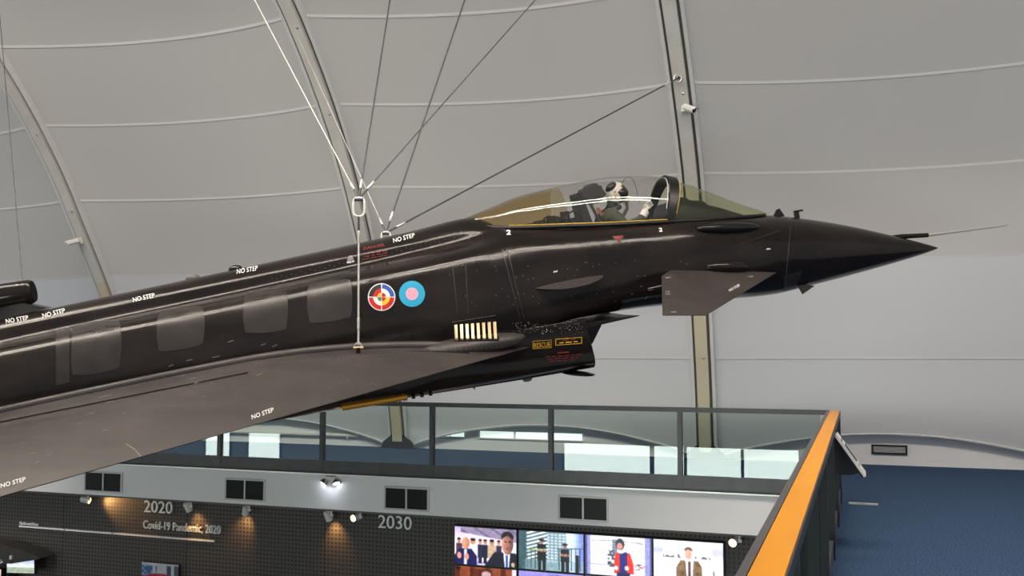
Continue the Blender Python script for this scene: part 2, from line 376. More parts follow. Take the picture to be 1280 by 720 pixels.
for a in PX[:-1]:
    p = bb(bal, 'post', 'grey_metal', a - .03, a + .03, YB - .04, YB + .04, .05, 1.045)
sb = tag(empty('handrail_balustrade', (-.3, 6, 0)), 'balustrade with broad amber wooden handrail running along the walkway', 'balustrade')
O2 = Vector((-.3, 6, 0))
cuts = [-1.0, 2.1, 6.1, 9.4, YB + .03]
for a, b in zip(cuts, cuts[1:]):
    mb = MB(); mb.box(-.058, .058, a - 6 + .002, b - 6 - .002, 1.065, 1.10); o = mb.build('handrail_board', 'wood', sb)
    md = o.modifiers.new('bevel', 'BEVEL'); md.width = .006; md.segments = 2
bb(sb, 'rail_edge', 'grey_metal', -.392, -.36, -1.0, YB + .02, 1.04, 1.10, O2)
bb(sb, 'rail_channel', 'black_metal', -.36, -.25, -1.0, YB + .02, 1.02, 1.064, O2)
bb(sb, 'outer_edge', 'black_metal', -.2415, -.234, -1.0, YB + .02, 1.04, 1.095, O2)
yy = YB - .08; ys = []
while yy > -1: ys.append(yy); yy -= 1.72
for y in ys: bb(sb, 'post', 'black_metal', -.345, -.235, y - .035, y + .035, 0, 1.03, O2)
for a, b in zip(ys[1:], ys):
    bb(sb, 'pane', 'balustrade_glass', -.302, -.290, a + .04, b - .04, .18, 1.02, O2)
bb(sb, 'base_channel', 'grey_metal', -.36, -.25, -1, YB - .04, 0.0, .17, O2)

# reading panel hung on the rail, wall grille, floor box
t = tag(empty('reading_panel', (-.22, 9.7, 1.05)), 'tilted white information panel fixed to the wooden handrail', 'sign')
mt = Matrix.Translation((0, 0, 0)) @ Matrix.Rotation(R(56), 4, 'Y')
mb = MB(); mb.box(0, .44, -.2, .2, -.012, .008, mtx=mt); mb.build('board', 'white_plastic', t)
mb = MB(); mb.box(.01, .43, -.19, .19, -.03, -.013, mtx=mt); mb.build('backing', 'black_metal', t)
mb = MB(); mb.box(.12, .30, -.1, .10, .0085, .011, mtx=mt); mb.build('picture', 'cockpit_mid', t)
for q in ((.06, .08, .15), (.33, .345, .1)): mb = MB(); mb.box(q[0], q[1], -.15, q[2], .0085, .011, mtx=mt); mb.build('print', 'print_grey', t)
for y in (-.13, .13): mb = MB(); mb.prism([(-.02, -.03), (.19, -.34), (.12, -.36), (-.02, -.36)], Matrix(((1, 0, 0, 0), (0, 0, 1, y), (0, 1, 0, 0), (0, 0, 0, 1))), -.02, .02); mb.build('bracket', 'black_metal', t)
t = tag(empty('wall_grille', (.42, YW + .07, .25)), 'small grey grille in a black frame low on the white wall', 'grille')
for q in ((-.27, .27, .05, .075), (-.27, .27, -.075, -.05), (-.27, -.24, -.05, .05), (.24, .27, -.05, .05)):
    mb = MB(); mb.box(q[0], q[1], -.03, 0, q[2], q[3]); mb.build('frame_bar', 'black_metal', t)
mb = MB(); mb.box(-.24, .24, -.012, 0, -.05, .05); mb.build('plate', 'rib_dark', t)
for k in range(6): mb = MB(); mb.box(-.24, .24, -.02, -.012, -.045 + k * .016, -.037 + k * .016); mb.build('louvre', 'rib_flange', t)
t = tag(empty('floor_box', (.0, 12.52, .0)), 'flat metal floor box lid set in the blue carpet', 'floor box')
mb = MB(); mb.box(-.16, .17, -.05, .05, 0, .012); mb.build('lid', 'galvanised', t)
mb = MB(); mb.box(-.07, .03, -.03, .02, .012, .018); mb.build('hinge_flap', 'steel', t)

# fascia grilles
gl = ['first', 'second', 'third', 'fourth']
for k, (a, b) in enumerate([(-11.8, -11.05), (-9.12, -8.41), (-6.43, -5.73), (-3.84, -3.15)]):
    t = tag(empty('air_grille', ((a + b) / 2, YB, -.255)), 'dark twin air grille in the white fascia, %s from the left' % gl[k], 'air grille', 'air grilles in the fascia'); h = (b - a) / 2
    for q in ((-h, h, .14, .165), (-h, h, -.165, -.14), (-h, -h + .025, -.14, .14), (h - .025, h, -.14, .14), (-.012, .012, -.14, .14)):
        mb = MB(); mb.box(q[0], q[1], -.025, -.001, q[2], q[3]); mb.build('frame_bar', 'rib_flange', t)
    mb = MB(); mb.box(-h + .02, h - .02, -.006, -.001, -.145, .145); mb.build('backing', 'black_metal', t)
    mb = MB()
    for j in range(14): z = -.13 + j * .02; mb.add([(-h + .025, -.018, z), (h - .025, -.018, z), (h - .025, -.007, z + .012), (-h + .025, -.007, z + .012)], [(0, 1, 2, 3)])
    o = mb.build('louvre', 'black_metal', t); tag(o, kind='stuff')
# twin emergency lamp under the drip strip
t = tag(empty('emergency_light', (-7.29, YB, -.02)), 'small twin head emergency lamp glowing on the white fascia', 'light')
mb = MB(); mb.box(-.09, .09, -.06, -.001, -.03, .03); mb.build('housing', 'white_plastic', t)
for s in (-1, 1):
    mtx = frame((s * .10, -.05, -.05), (s * .5, -.35, -.85)); mb = MB(); mb.lathe([(-.05, .02), (-.02, .045), (.02, .055)], mtx, 14); h = mb.build('lamp_head', 'steel', t, 40)
    mb = MB(); mb.lathe([(.0201, .048), (.024, .03)], mtx, 14); mb.build('lens', 'lamp_cool', h)
ld = bpy.data.lights.new('emergency_beam', 'SPOT'); ld.energy = .7; ld.spot_size = R(110); ld.spot_blend = .8; ld.color = (.85, .9, 1); ld.shadow_soft_size = .05
lo = bpy.data.objects.new('emergency_beam', ld); COL.objects.link(lo); lo.parent = t; lo.location = (0, -.13, -.10); lo.rotation_euler = (R(35), 0, 0)

# track spotlights under the soffit
def spot(X, label, aim, lit, energy=0):
    t = tag(empty('spotlight', (X, YB + .16, -.50)), label, 'spotlight', 'spotlights under the gallery')
    d = Vector(aim).normalized()
    mb = MB(); mb.lathe([(-.0, .05), (-.02, .05)], frame((0.05, 0, 0), (0, 0, 1)), 14); mb.build('mount', 'white_plastic', t, 40)
    mb = MB(); mb.tube([(.05, 0, -.01), (.05, 0, -.08)], .012, 8); mb.box(.02, .08, -.012, .012, -.1, -.06); mb.build('yoke', 'white_plastic', t)
    mtx = frame(Vector((-.01, 0, -.085)) - d * .07, d, (0, 0, 1) if abs(d.z) < .9 else (1, 0, 0))
    mb = MB(); mb.lathe([(0, .035), (.012, .05), (.13, .055), (.15, .058), (.15, .048), (.125, .044)], mtx, 18); b = mb.build('lamp_body', 'white_plastic', t, 40)
    mb = MB(); mb.lathe([(.1255, .043), (.13, .03)], mtx, 18); mb.build('lens', 'lamp_warm' if lit else 'rib_dark', b)
    if energy:
        ld = bpy.data.lights.new('spot_beam', 'SPOT'); ld.energy = energy; ld.color = (1, .52, .16); ld.spot_size = R(84); ld.spot_blend = 1.0; ld.shadow_soft_size = .04
        lo = bpy.data.objects.new('spot_beam', ld); COL.objects.link(lo); lo.parent = t
        lo.matrix_local = frame(Vector((-.01, 0, -.085)) + d * .1, -d)
spot(-11.93, 'white spotlight beside the first fascia grille, glowing yellow to the right', (.9, .25, -.2), True, 22)
spot(-9.92, 'white spotlight hanging right of the year 2020', (.2, .5, -.9), False, 8)
spot(-8.85, 'white spotlight below the second fascia grille', (-.4, .5, -.9), False, 13)
spot(-7.43, 'white spotlight hanging below the emergency lamp', (.1, .5, -.9), False, 13)
spot(-6.95, 'lit spotlight facing out with an orange glow, left of the year 2030', (-.25, -.95, -.12), True)
spot(-1.54, 'lit spotlight facing out beside the wooden handrail and right hand screen', (-.2, -.95, -.15), True)

# wall lettering
def wt(name, s, label, *a, bold=0.0, group=None): tag(wall_text(name, s, *a, YP - .012, 'letter_white', bold=bold), label, 'lettering', group)
wt('wall_lettering', '2020', 'white year 2020 lettering above the Covid caption', -10.89, -10.34, -.75, -.56)
wt('wall_lettering', '2030', 'white year 2030 lettering left of the video wall', -6.69, -6.15, -.75, -.56)
wt('wall_lettering', 'Covid-19 Pandemic, 2020', 'white caption Covid-19 Pandemic, 2020 on the perforated wall', -10.9, -9.43, -1.03, -.88)
wt('wall_lettering', 'Syria and Iraq', 'small white caption Syria and Iraq above the timeline strip', -13.46, -13.07, -1.11, -1.05, bold=.01)
t = tag(empty('timeline_strip', (-13.5, YP, -1.13)), 'thin pale timeline strip across the perforated wall', 'strip')
for k in range(4): mb = MB(); mb.box(.02 + k * .985, .99 + k * .985, -.03, 0, -.012, .012); mb.build('strip_length', 'letter_white', t)
for k in range(1, 4): mb = MB(); mb.box(k * .985 - .005, k * .985 + .03, -.034, 0, -.015, .015); mb.build('joint', 'steel', t)

# ------------------------------------------------------------------ pictures on screens (flat print)
def picture(name, parent, x0, x1, z0, z1, y, paint, W=90, H=52, estr=1.0, emit=True):
    """paint(u, v) -> linear-ish sRGB colour, u right, v down"""
    vs = [(x0 + (x1 - x0) * i / W, y, z1 + (z0 - z1) * j / H) for j in range(H + 1) for i in range(W + 1)]
    fs = [(j * (W + 1) + i, (j + 1) * (W + 1) + i, (j + 1) * (W + 1) + i + 1, j * (W + 1) + i + 1) for j in range(H) for i in range(W)]
    me = bpy.data.meshes.new(name); me.from_pydata(vs, [], fs)
    at = me.color_attributes.new('picture', 'FLOAT_COLOR', 'POINT'); data = []
    for j in range(H + 1):
        for i in range(W + 1):
            cs = [paint(min(.9999, max(0, (i + a) / W)), min(.9999, max(0, (j + b) / H))) for a in (-.3, .3) for b in (-.3, .3)]
            g = 1 + .22 * (hsh(int(i * .5), int(j * .5), 5) - .5) + .16 * (hsh(int(i * .2), int(j * .25), 9) - .5)
            lum = min(sum(c[q] for c in cs) / 4 for q in range(3)); g = 1 + (g - 1) * (1 - .85 * lum)
            data += [min(1.0, max(0, sum(c[q] for c in cs) / 4 * g)) ** 2.2 for q in range(3)] + [1.0]
    at.data.foreach_set('color', data)
    key = 'screen_picture' if emit else 'card_print'
    if key not in MATS:
        m = bpy.data.materials.new(key); m.use_nodes = True; nt = m.node_tree; b = nt.nodes['Principled BSDF']; a = nt.nodes.new('ShaderNodeVertexColor'); a.layer_name = 'picture'
        if emit:
            b.inputs['Base Color'].default_value = (.01, .01, .01, 1); b.inputs['Roughness'].default_value = .3
            nt.links.new(a.outputs[0], b.inputs['Emission Color']); b.inputs['Emission Strength'].default_value = estr
        else: nt.links.new(a.outputs[0], b.inputs['Base Color'])
        MATS[key] = m
    me.materials.append(MATS[key]); o = bpy.data.objects.new(name, me); COL.objects.link(o); o.parent = parent; return o
def ell(u, v, cx, cy, rx, ry): return ((u - cx) / rx) ** 2 + ((v - cy) / ry) ** 2 < 1
def box(u, v, a, b, c, d): return a <= u <= b and c <= v <= d
def hsh(*a): return (math.sin(sum(q * k for q, k in zip(a, (127.1, 311.7, 74.7)))) * 43758.5453) % 1
def mixc(a, b, t): return tuple(p + (q - p) * t for p, q in zip(a, b))
def pic1(u, v):
    c = mixc((.93, .88, .97), (.62, .55, .75), max(0, .35 - v) * 2)
    if v < .12 + .22 * u and v < .34 and u > .1: c = (.42, .38, .5) if int((u - v) * 14) % 4 == 0 else (.55, .5, .62)
    for k, (x, s, col) in enumerate([(.07, .9, (.3, .2, .25)), (.30, 1.2, (.9, .88, .9)), (.42, .8, (.15, .15, .25)), (.50, .85, (.12, .13, .2)), (.61, 1.1, (.75, .62, .5)), (.72, .8, (.18, .18, .25))]):
        if box(u, v, x - .055 * s, x + .055 * s, .44, .95) and (v < .8 or abs(u - x) < .03): c = col
        if ell(u, v, x, .38, .036 * s, .065 * s): c = (.75, .5, .4)
        if ell(u, v, x, .325, .037 * s, .035 * s): c = (.15, .08, .07)
    if v > .9 and u < .55 and c[0] > .6: c = (.7, .68, .85)
    if (v > .58 and abs(u - .18) < .10 + (v - .58) * .45) and u < .37: c = (.10, .10, .30)
    if abs(u - .18) < .022 and v > .6: c = (.85, .85, .95)
    if ell(u, v, .18, .43, .065, .16): c = mixc((.9, .62, .5), (.6, .36, .3), min(1, abs(u - .16) * 9))
    if ell(u, v, .075, .77, .035, .09) or ell(u, v, .2, .79, .035, .09): c = (.85, .56, .48)
    if v > .62 and abs(u - .82) < .17 + (v - .62) * .42: c = (.10, .11, .17)
    if v > .62 and abs(u - .85) < .055 - (v - .62) * .06: c = (.85, .88, .97)
    if abs(u - .85) < .018 and v > .68: c = (.15, .2, .55)
    if ell(u, v, .86, .37, .095, .30): c = mixc((.78, .54, .46), (.42, .27, .24), min(1, max(0, u - .80) * 8))
    if ell(u, v, .86, .20, .10, .15) and v < .16 + abs(u - .86) * 1.1: c = (.13, .10, .12)
    if (ell(u, v, .825, .33, .02, .02) or ell(u, v, .9, .33, .02, .02)): c = (.16, .1, .1)
    if ell(u, v, .86, .52, .035, .015): c = (.45, .22, .22)
    if ell(u, v, .95, .93, .03, .06): c = (.7, .65, .5)
    return c
def pic2(u, v):
    c = mixc((.20, .28, .32), (.55, .75, .78), u)
    if u > .12 and v < .75 and u < .45:
        c = (.88, .95, .97) if int((v * 1.5 + (u - .1) * .8) * 14) % 2 else (.25, .33, .36)
    if .45 <= u < .72 and v < .8: c = (.80, .88, .90) if (int(v * 26) % 2 and int(u * 50) % 3) else (.45, .55, .60)
    if u > .74: c = mixc((.80, .90, 1.0), (.45, .52, .85), min(1, max(0, (u - .84) * 8)))
    if v > .72: c = mixc(c, (.55, .65, .68), .6)
    if u < .1: c = (.22, .33, .36)
    for x, top in ((.36, .26), (.72, .34)):
        if box(u, v, x - .07, x + .07, top + .06, .75) or (box(u, v, x - .06, x + .065, .7, 1) and abs(u - x) > .012): c = (.06, .07, .10)
        if ell(u, v, x, top, .032, .06): c = (.6, .42, .36)
        if ell(u, v, x, top - .045, .045, .03): c = (.05, .05, .09)
        if ell(u, v, x - .0, top + .23, .085, .035): c = (.7, .5, .42)
    r1 = .50 - .18 * (u - .15)
    if .13 < u < .42 and abs(v - r1) < .018: c = (.62, .72, .5)
    r2 = .42 - .12 * (u - .6)
    if u > .6 and abs(v - r2) < .018: c = (.35, .42, .5)
    if ((.13 < u < .42 and v > r1) or (u > .6 and v > r2)) and int(u * 64) % 4 == 0 and v < .96: c = mixc(c, (.12, .17, .2), .8)
    if box(u, v, .88, .93, .55, 1): c = (.05, .09, .12)
    return c
def pic3(u, v):
    c = (.97, .96, 1.0)
    if v > .42: c = (.88, .86, .93) if v < .52 else mixc((.95, .94, .98), (.80, .77, .88), v - .4)
    if u < .08 or u > .90: c = (.55, .55, .80)
    if u < .03 or u > .975: c = (.28, .28, .5)
    if .1 < u < .88 and (abs(v - (.11 + .06 * abs(u - .42))) < .013 or abs(v - (.22 - .16 * (u - .45))) < .008): c = (.55, .56, .66)
    if box(u, v, .41, .49, .08, .5): c = (.50, .54, .62) if int(v * 30) % 2 else (.35, .38, .45)
    if box(u, v, .34, .45, .35, .78) and hsh(int(u * 30), int(v * 22)) > .25: c = (.26, .28, .36)
    if box(u, v, .05, .4, .72, .74): c = (.6, .58, .62)
    if box(u, v, .44, .73, .40, .93) and abs(u - .575) < .10 + (v - .38) * .18: c = (.88, .16, .08) if u < .68 or v > .5 else (.75, .1, .06)
    if box(u, v, .52, .64, .38, 1): c = (.10, .10, .42)
    if v > .9 and abs(u - .58) < .10: c = (.08, .08, .3)
    if ell(u, v, .54, .37, .05, .05): c = (.9, .9, .95)
    if ell(u, v, .53, .19, .068, .15): c = (.15, .17, .20)
    if ell(u, v, .525, .24, .042, .09): c = (.80, .55, .48)
    if ell(u, v, .47, .80, .03, .06) or ell(u, v, .63, .79, .03, .06): c = (.95, .85, .85)
    if box(u, v, .75, .90, .66, .82) and hsh(int(u * 40), int(v * 30)) > .5: c = (.8, .25, .3) if u > .83 else (.35, .3, .35)
    return c
def pic4(u, v):
    c = (.98, .97, .99)
    if v > .42: c = mixc((.96, .95, .97), (.90, .87, .89), min(1, v))
    if (u < .14 or u > .85) : c = mixc(c, (.72, .72, .90), max(0, 1 - abs(v - .25) * 3.5))
    if .14 < u < .85 and .34 < v < .44:
        if hsh(int(u * 40), 3) * .10 + .335 < v < .42 and not (.40 < u < .47): c = (.33, .30, .36)
    if .14 < u < .4 and abs(v - (.95 - (u - .12) * .9)) < .008: c = (.75, .72, .75)
    if box(u, v, .33, .70, .48, 1) and abs(u - .52) < .12 + (v - .46) * .35: c = mixc((.52, .40, .26), (.36, .27, .17), hsh(int(u * 18), int(v * 8)))
    if v > .45 and abs(u - .52) < .06 - (v - .45) * .04: c = (.92, .90, .95)
    if abs(u - .52) < .017 and v > .5: c = (.30, .18, .2)
    if ell(u, v, .505, .32, .052, .13): c = (.86, .64, .55)
    if ell(u, v, .505, .22, .06, .08) and v < .20 + abs(u - .505) * .9: c = (.42, .28, .2)
    if ell(u, v, .54, .92, .06, .05): c = (.88, .65, .56)
    if box(u, v, .855, .875, .70, 1): c = (.45, .42, .42)
    return c
def pic5(u, v):
    c = (.50, .25, .15) if int(u * 12) % 3 else (.32, .13, .08)
    if ell(u, v, .06, .06, .04, .05): c = (.08, .08, .1)
    if box(u, v, .28, .62, .05, .9): c = (.36, .16, .1) if int(u * 30) % 4 else (.25, .1, .06)
    if ell(u, v, .52, .26, .07, .14): c = (.82, .58, .55)
    if ell(u, v, .52, .17, .075, .07): c = (.75, .6, .62)
    if v > .42 and abs(u - .52) < .1 + (v - .4) * .5: c = (.12, .12, .2)
    if u > .93: c = (.85, .8, .85)
    return c
def pic6(u, v):
    c = (.55, .52, .85)
    if ell(u, v, .62, .45, .38, .40): c = (.42, .40, .62)
    if ell(u, v, .60, .55, .28, .35): c = (.75, .72, .95)
    if ell(u, v, .36, .22, .04, .08): c = (.2, .15, .3)
    if v > .7: c = (.3, .3, .5)
    return c
def pic7(u, v):
    c = (.95, .93, .99)
    if u < .06 or u > .94: c = (.6, .6, .85)
    if ell(u, v, .16, .10, .05, .05): c = (.5, .5, .6)
    if ell(u, v, .5, .4, .08, .18): c = (.8, .6, .55)
    if v > .6 and abs(u - .5) < .25: c = (.2, .2, .3)
    return c
def pic8(u, v):
    c = (.93, .92, .95)
    if ell(u, v, .5, .3, .08, .2): c = (.75, .55, .5)
    if v > .5 and abs(u - .5) < .25: c = (.25, .22, .2)
    return c
cols = [(-5.45, -4.53), (-4.49, -3.57), (-3.54, -2.64), (-2.61, -1.71)]
labs = ['video wall screen showing a crowd and a man in a dark suit', 'video wall screen showing two officers behind railings by tower blocks', 'video wall screen showing a figure in red coat before a helicopter', 'video wall screen showing a man in a brown coat before ships',
        'lower screen with red-brown wood panelled room, at the left end of the video wall', 'lower screen with violet picture, second from the left', 'lower screen with pale picture under the red coat screen', 'lower screen under the brown coat screen, at the right end']
for k in range(8):
    a, b = cols[k % 4]; z1 = -.645 - (k // 4) * .545; z0 = z1 - .515
    t = tag(empty('video_screen', ((a + b) / 2, YP - .02, z0)), labs[k], 'screen', 'screens of the video wall'); h = (b - a) / 2
    mb = MB(); mb.box(-h - .012, h + .012, -.07, 0.015, -.012, .515 + .012); mb.build('case', 'black_metal', t)
    picture('picture', t, -h, h, 0, .515, -.072, [pic1, pic2, pic3, pic4, pic5, pic6, pic7, pic8][k], estr=.88)
# photo card under the Covid caption
t = tag(empty('photo_card', (-10.54, YP, -2.0)), 'picture card with red lower half below the Covid caption', 'card')
def pic9(u, v):
    c = (.75, .78, .82) if v < .45 else (.62, .10, .20)
    if box(u, v, .0, .3, .1, .42): c = (.25, .40, .62) if hsh(int(u * 16), int(v * 12)) > .4 else (.5, .62, .75)
    if box(u, v, .68, .80, .08, .42): c = (.2, .28, .38)
    if box(u, v, .38, .42, .1, .3) or box(u, v, .88, 1, .05, .4): c = (.3, .33, .38)
    if v > .35 and v < .52 and v > .50 - .16 * math.sin(u * PI): c = (.66, .12, .22)
    return c
mb = MB(); mb.box(-.36, .36, -.05, 0, 0, .47); mb.build('board', 'black_metal', t)
picture('picture', t, -.355, .355, .005, .465, -.052, pic9, 60, 40, emit=False)
o = wall_text('print', 'Corona', -.30, .22, .10, .21, -.0525, 'letter_white', t, .002)
# winged display hood with screens at the far left
t = tag(empty('display_hood', (-13.6, YP - .02, -2.2)), 'black wing shaped display hood on the perforated wall at far left', 'display')
poly = [(-1.2, .80), (-.4, .84), (.1, .82), (.5, .76), (.78, .70), (.91, .65), (.82, .62), (.6, .58), (.3, .52), (-.2, .50), (-1.2, .48)]
mb = MB(); mb.prism(poly, Matrix(((1, 0, 0, 0), (0, 0, -1, 0), (0, 1, 0, 0), (0, 0, 0, 1))), 0, .32); mb.build('hood', 'cockpit_mid', t)
mb = MB(); mb.box(-1.2, .12, -.2, -.02, -.4, .5); mb.build('cabinet', 'black_metal', t)
mb = MB(); mb.box(.3, .34, -.36, -.32, .6, .66); mb.build('clip', 'rib_flange', t)
mb = MB()
for k in range(26): x = -.9 + hsh(k, 1) * 1.0; z = .42 + hsh(k, 2) * .17; mb.box(x, x + .02 + .04 * hsh(k, 3), -.325, -.321, z, z + .02)
tag(mb.build('print', 'print_white', t), kind='stuff')
t = tag(empty('tilted_screen', (-13.10, YP - .1, -1.83)), 'small tilted screen showing sky over grass, under the black hood', 'screen')
def pic10(u, v): return mixc((.55, .60, .72), (.85, .88, .9), min(1, v * 1.6)) if v < .62 else (mixc((.48, .55, .45), (.70, .73, .68), hsh(int(v * 20), 1)))
mb = MB(); mb.box(-.31, .29, -.22, -.16, -.0, .27, mtx=Matrix.Rotation(R(-3), 4, 'Y')); mb.build('case', 'black_metal', t)
o = picture('picture', t, -.30, .28, .01, .26, -.222, pic10, 40, 20); o.rotation_euler = (0, R(-3), 0)
t = tag(empty('small_screen', (-13.86, YP - .24, -2.25)), 'small screen with faces in the bottom left corner under the black hood', 'screen')
def pic11(u, v):
    c = (.85, .68, .62)
    for x, y in ((.72, .3), (.35, .42), (.9, .5), (.5, .6)):
        if ell(u, v, x, y + .3, .14, .25): c = (.25, .2, .28)
        if ell(u, v, x, y, .09, .14): c = (.8, .55, .45)
        if ell(u, v, x, y - .09, .09, .07): c = (.2, .13, .12)
    return c
mb = MB(); mb.box(-.42, .32, -.06, -.01, 0, .46); mb.build('case', 'black_metal', t)
picture('picture', t, -.41, .31, .01, .45, -.062, pic11, 40, 26)

# ================================================================== the jet (local axes: x to the nose, -y starboard = camera side, z up; nose tip at the origin)
JM = Matrix.Rotation(R(YAW + 9), 4, 'Z') @ Matrix.Rotation(R(-10), 4, 'Y') @ Matrix.Rotation(R(5), 4, 'X')
_d = ray(1172, 310); JM.translation = CAM + _d * (13.2 / _d.dot(FW))
JI = JM.inverted()
jet = tag(empty('fighter_jet', mtx=JM), 'black delta wing fighter jet hanging nose up above the gallery', 'jet')
def Lc(s, y, z): return Vector((-s, y, z))
# ---- fuselage: half sections from top centre to bottom centre
def circ(wd, zt, zb): return [(wd * math.sin(PI * k / 10), (zt + zb) / 2 + (zt - zb) / 2 * math.cos(PI * k / 10)) for k in range(11)]
ST = [
 (0.0, circ(.006, .006, -.006)), (.12, circ(.052, .062, -.030)), (.35, circ(.125, .155, -.062)), (.7, circ(.215, .292, -.10)), (1.36, circ(.36, .53, -.16)), (2.05, circ(.48, .735, -.21)), (2.4, circ(.535, .815, -.23)),
 (2.75, [(0, .85), (.14, .845), (.27, .825), (.39, .77), (.48, .66), (.55, .50), (.575, .3), (.54, .1), (.42, -.08), (.2, -.19), (0, -.21)]),
 (3.3, [(0, .92), (.2, .915), (.35, .90), (.45, .86), (.55, .72), (.63, .52), (.65, .3), (.6, .08), (.47, -.07), (.22, -.14), (0, -.16)]),
 (3.72, [(0, .94), (.24, .94), (.38, .93), (.47, .90), (.595, .77), (.66, .53), (.68, .3), (.62, .08), (.48, -.05), (.24, -.11), (0, -.13)]),
 (3.77, [(0, .40), (.34, .40), (.40, .93), (.48, .90), (.60, .77), (.665, .53), (.685, .3), (.625, .08), (.48, -.05), (.24, -.11), (0, -.13)]),
 (4.5, [(0, .35), (.37, .35), (.44, .985), (.51, .955), (.65, .815), (.71, .55), (.73, .3), (.67, .08), (.51, -.03), (.3, -.07), (0, -.08)]),
 (5.2, [(0, .35), (.39, .36), (.45, 1.06), (.525, 1.03), (.70, .865), (.775, .58), (.80, .3), (.76, .06), (.62, -.03), (.3, -.06), (0, -.07)]),
 (5.95, [(0, .60), (.35, .62), (.42, 1.17), (.51, 1.12), (.745, .91), (.85, .58), (.89, .28), (.86, .0), (.8, -.08), (.4, -.1), (0, -.1)]),
 (6.02, [(0, 1.26), (.2, 1.25), (.39, 1.19), (.50, 1.11), (.75, .91), (.86, .58), (.90, .28), (.87, .0), (.81, -.08), (.4, -.1), (0, -.1)]),
 (6.32, [(0, 1.37), (.2, 1.345), (.37, 1.22), (.47, 1.08), (.775, .92), (.90, .58), (.95, .28), (.93, .0), (.88, -.1), (.45, -.15), (0, -.15)]),
 (7.0, [(0, 1.315), (.2, 1.285), (.37, 1.17), (.45, 1.03), (.79, .89), (.95, .56), (1.01, .28), (1.0, .0), (.95, -.12), (.5, -.2), (0, -.2)]),
 (9.0, [(0, 1.195), (.19, 1.165), (.35, 1.06), (.43, .915), (.78, .795), (.95, .50), (1.02, .25), (1.02, .0), (.97, -.12), (.5, -.2), (0, -.2)]),
 (11.0, [(0, 1.085), (.18, 1.06), (.33, .96), (.42, .82), (.76, .705), (.93, .43), (1.0, .2), (1.0, -.02), (.95, -.13), (.5, -.2), (0, -.2)]),
 (13.0, [(0, .97), (.16, .94), (.3, .85), (.4, .71), (.68, .60), (.88, .36), (.95, .15), (.94, -.05), (.9, -.14), (.5, -.2), (0, -.2)]),
 (14.6, [(0, .80), (.14, .78), (.27, .71), (.38, .60), (.6, .50), (.78, .3), (.84, .12), (.82, -.06), (.78, -.14), (.5, -.2), (0, -.2)]),
]
SS = [q[0] for q in ST]
def controls(s): return [(pchip(SS, [q[1][k][0] for q in ST], s), pchip(SS, [q[1][k][1] for q in ST], s)) for k in range(11)]
def half_section(s, sub=5):
    c = controls(s); tub = 3.735 < s < 6.0; out = []
    g = lambda i: c[i] if 0 <= i <= 10 else ((-c[1][0], c[1][1]) if i < 0 else (-c[9][0], c[9][1]))
    for k in range(10):
        p0, p1, p2, p3 = g(k - 1), g(k), g(k + 1), g(k + 2)
        for j in range(sub):
            t = j / sub
            if tub and k < 3: out.append(tuple(p1[i] + (p2[i] - p1[i]) * t for i in (0, 1))); continue
            if tub and k == 3: p0 = (2 * p1[0] - p2[0], 2 * p1[1] - p2[1])
            out.append(tuple(.5 * (2 * p1[i] + (p2[i] - p0[i]) * t + (2 * p0[i] - 5 * p1[i] + 4 * p2[i] - p3[i]) * t * t + (3 * p1[i] - p0[i] - 3 * p2[i] + p3[i]) * t**3) for i in (0, 1)))
    out.append(c[10]); return out
stations = sorted(set([round(.03 * k, 3) for k in range(1, 6)] + [round(.15 + .09 * k, 3) for k in range(161)] + [0.0, 3.72, 3.77, 5.95, 6.02])); stations = [s for s in stations if s <= 14.6 and not (3.72 < s < 3.77 or 5.95 < s < 6.02)]
rows = []
for s in stations:
    h = half_section(s); ring = [Lc(s, -y, z) for y, z in h] + [Lc(s, y, z) for y, z in h[-2:0:-1]]; rows.append(ring + [ring[0]])
mb = MB(); n = len(rows[0]) - 1
vs = [p for r in rows for p in r[:-1]]; fs = []
for i in range(len(rows) - 1):
    for k in range(n): fs.append((i * n + k, i * n + (k + 1) % n, (i + 1) * n + (k + 1) % n, (i + 1) * n + k))
fs.append(tuple((len(rows) - 1) * n + k for k in range(n)))
mb.add(vs, fs); fus = mb.build('fuselage', 'jet_black', jet, 38)
BV = {'f': BVHTree.FromPolygons(mb.v, mb.f)}; ALLV = list(mb.v); ALLF = list(mb.f)
def register(m):
    o = len(ALLV); ALLV.extend(m.v); ALLF.extend(tuple(i + o for i in f) for f in m.f)
# ---- wings
def wing_pt(side, eta, u, up):
    y = .90 + (5.45 - .90) * eta; le = 6.05 + 1.33 * (y - 1.0); te = 13.35 - .25 * eta; s = le + (te - le) * u
    T = .37 * (1 - eta) ** .8 + .05; sh = 1 - (1 - u / .4) ** 1.9 if u < .4 else 1 - .45 * ((u - .4) / .6) ** 1.4
    z = -.25 + (T * sh if up else -.035 * math.sin(PI * min(1, u * 1.02)) ** .5) + (.0 if up else T * .5 * u)
    return Lc(s, side * y, z)
US = [0, .004, .012, .03, .06, .1, .15, .2, .26, .33, .4, .5, .6, .7, .8, .9, 1.0]; ES = [k / 14 for k in range(15)]
for side, nm in ((-1, 'wing'), (1, 'wing')):
    mb = MB(); mb.grid([[wing_pt(side, e, u, True) for u in US] for e in ES]); mb.grid([[wing_pt(side, e, u, False) for u in US] for e in ES])
    for e in (0, 1): mb.grid([[wing_pt(side, e, u, True) for u in US], [wing_pt(side, e, u, False) for u in US]])
    mb.grid([[wing_pt(side, e, 1, True) for e in ES], [wing_pt(side, e, 1, False) for e in ES]])
    wg = mb.build('wing', 'jet_wing', jet, 35)
    if side < 0: wing_s = wg; register(mb)
    mb = MB(); mb.ellipsoid((-13.0, side * 5.5, -.2), (1.5, .13, .13)); mb.build('tip_pod', 'jet_black', wg, 40)
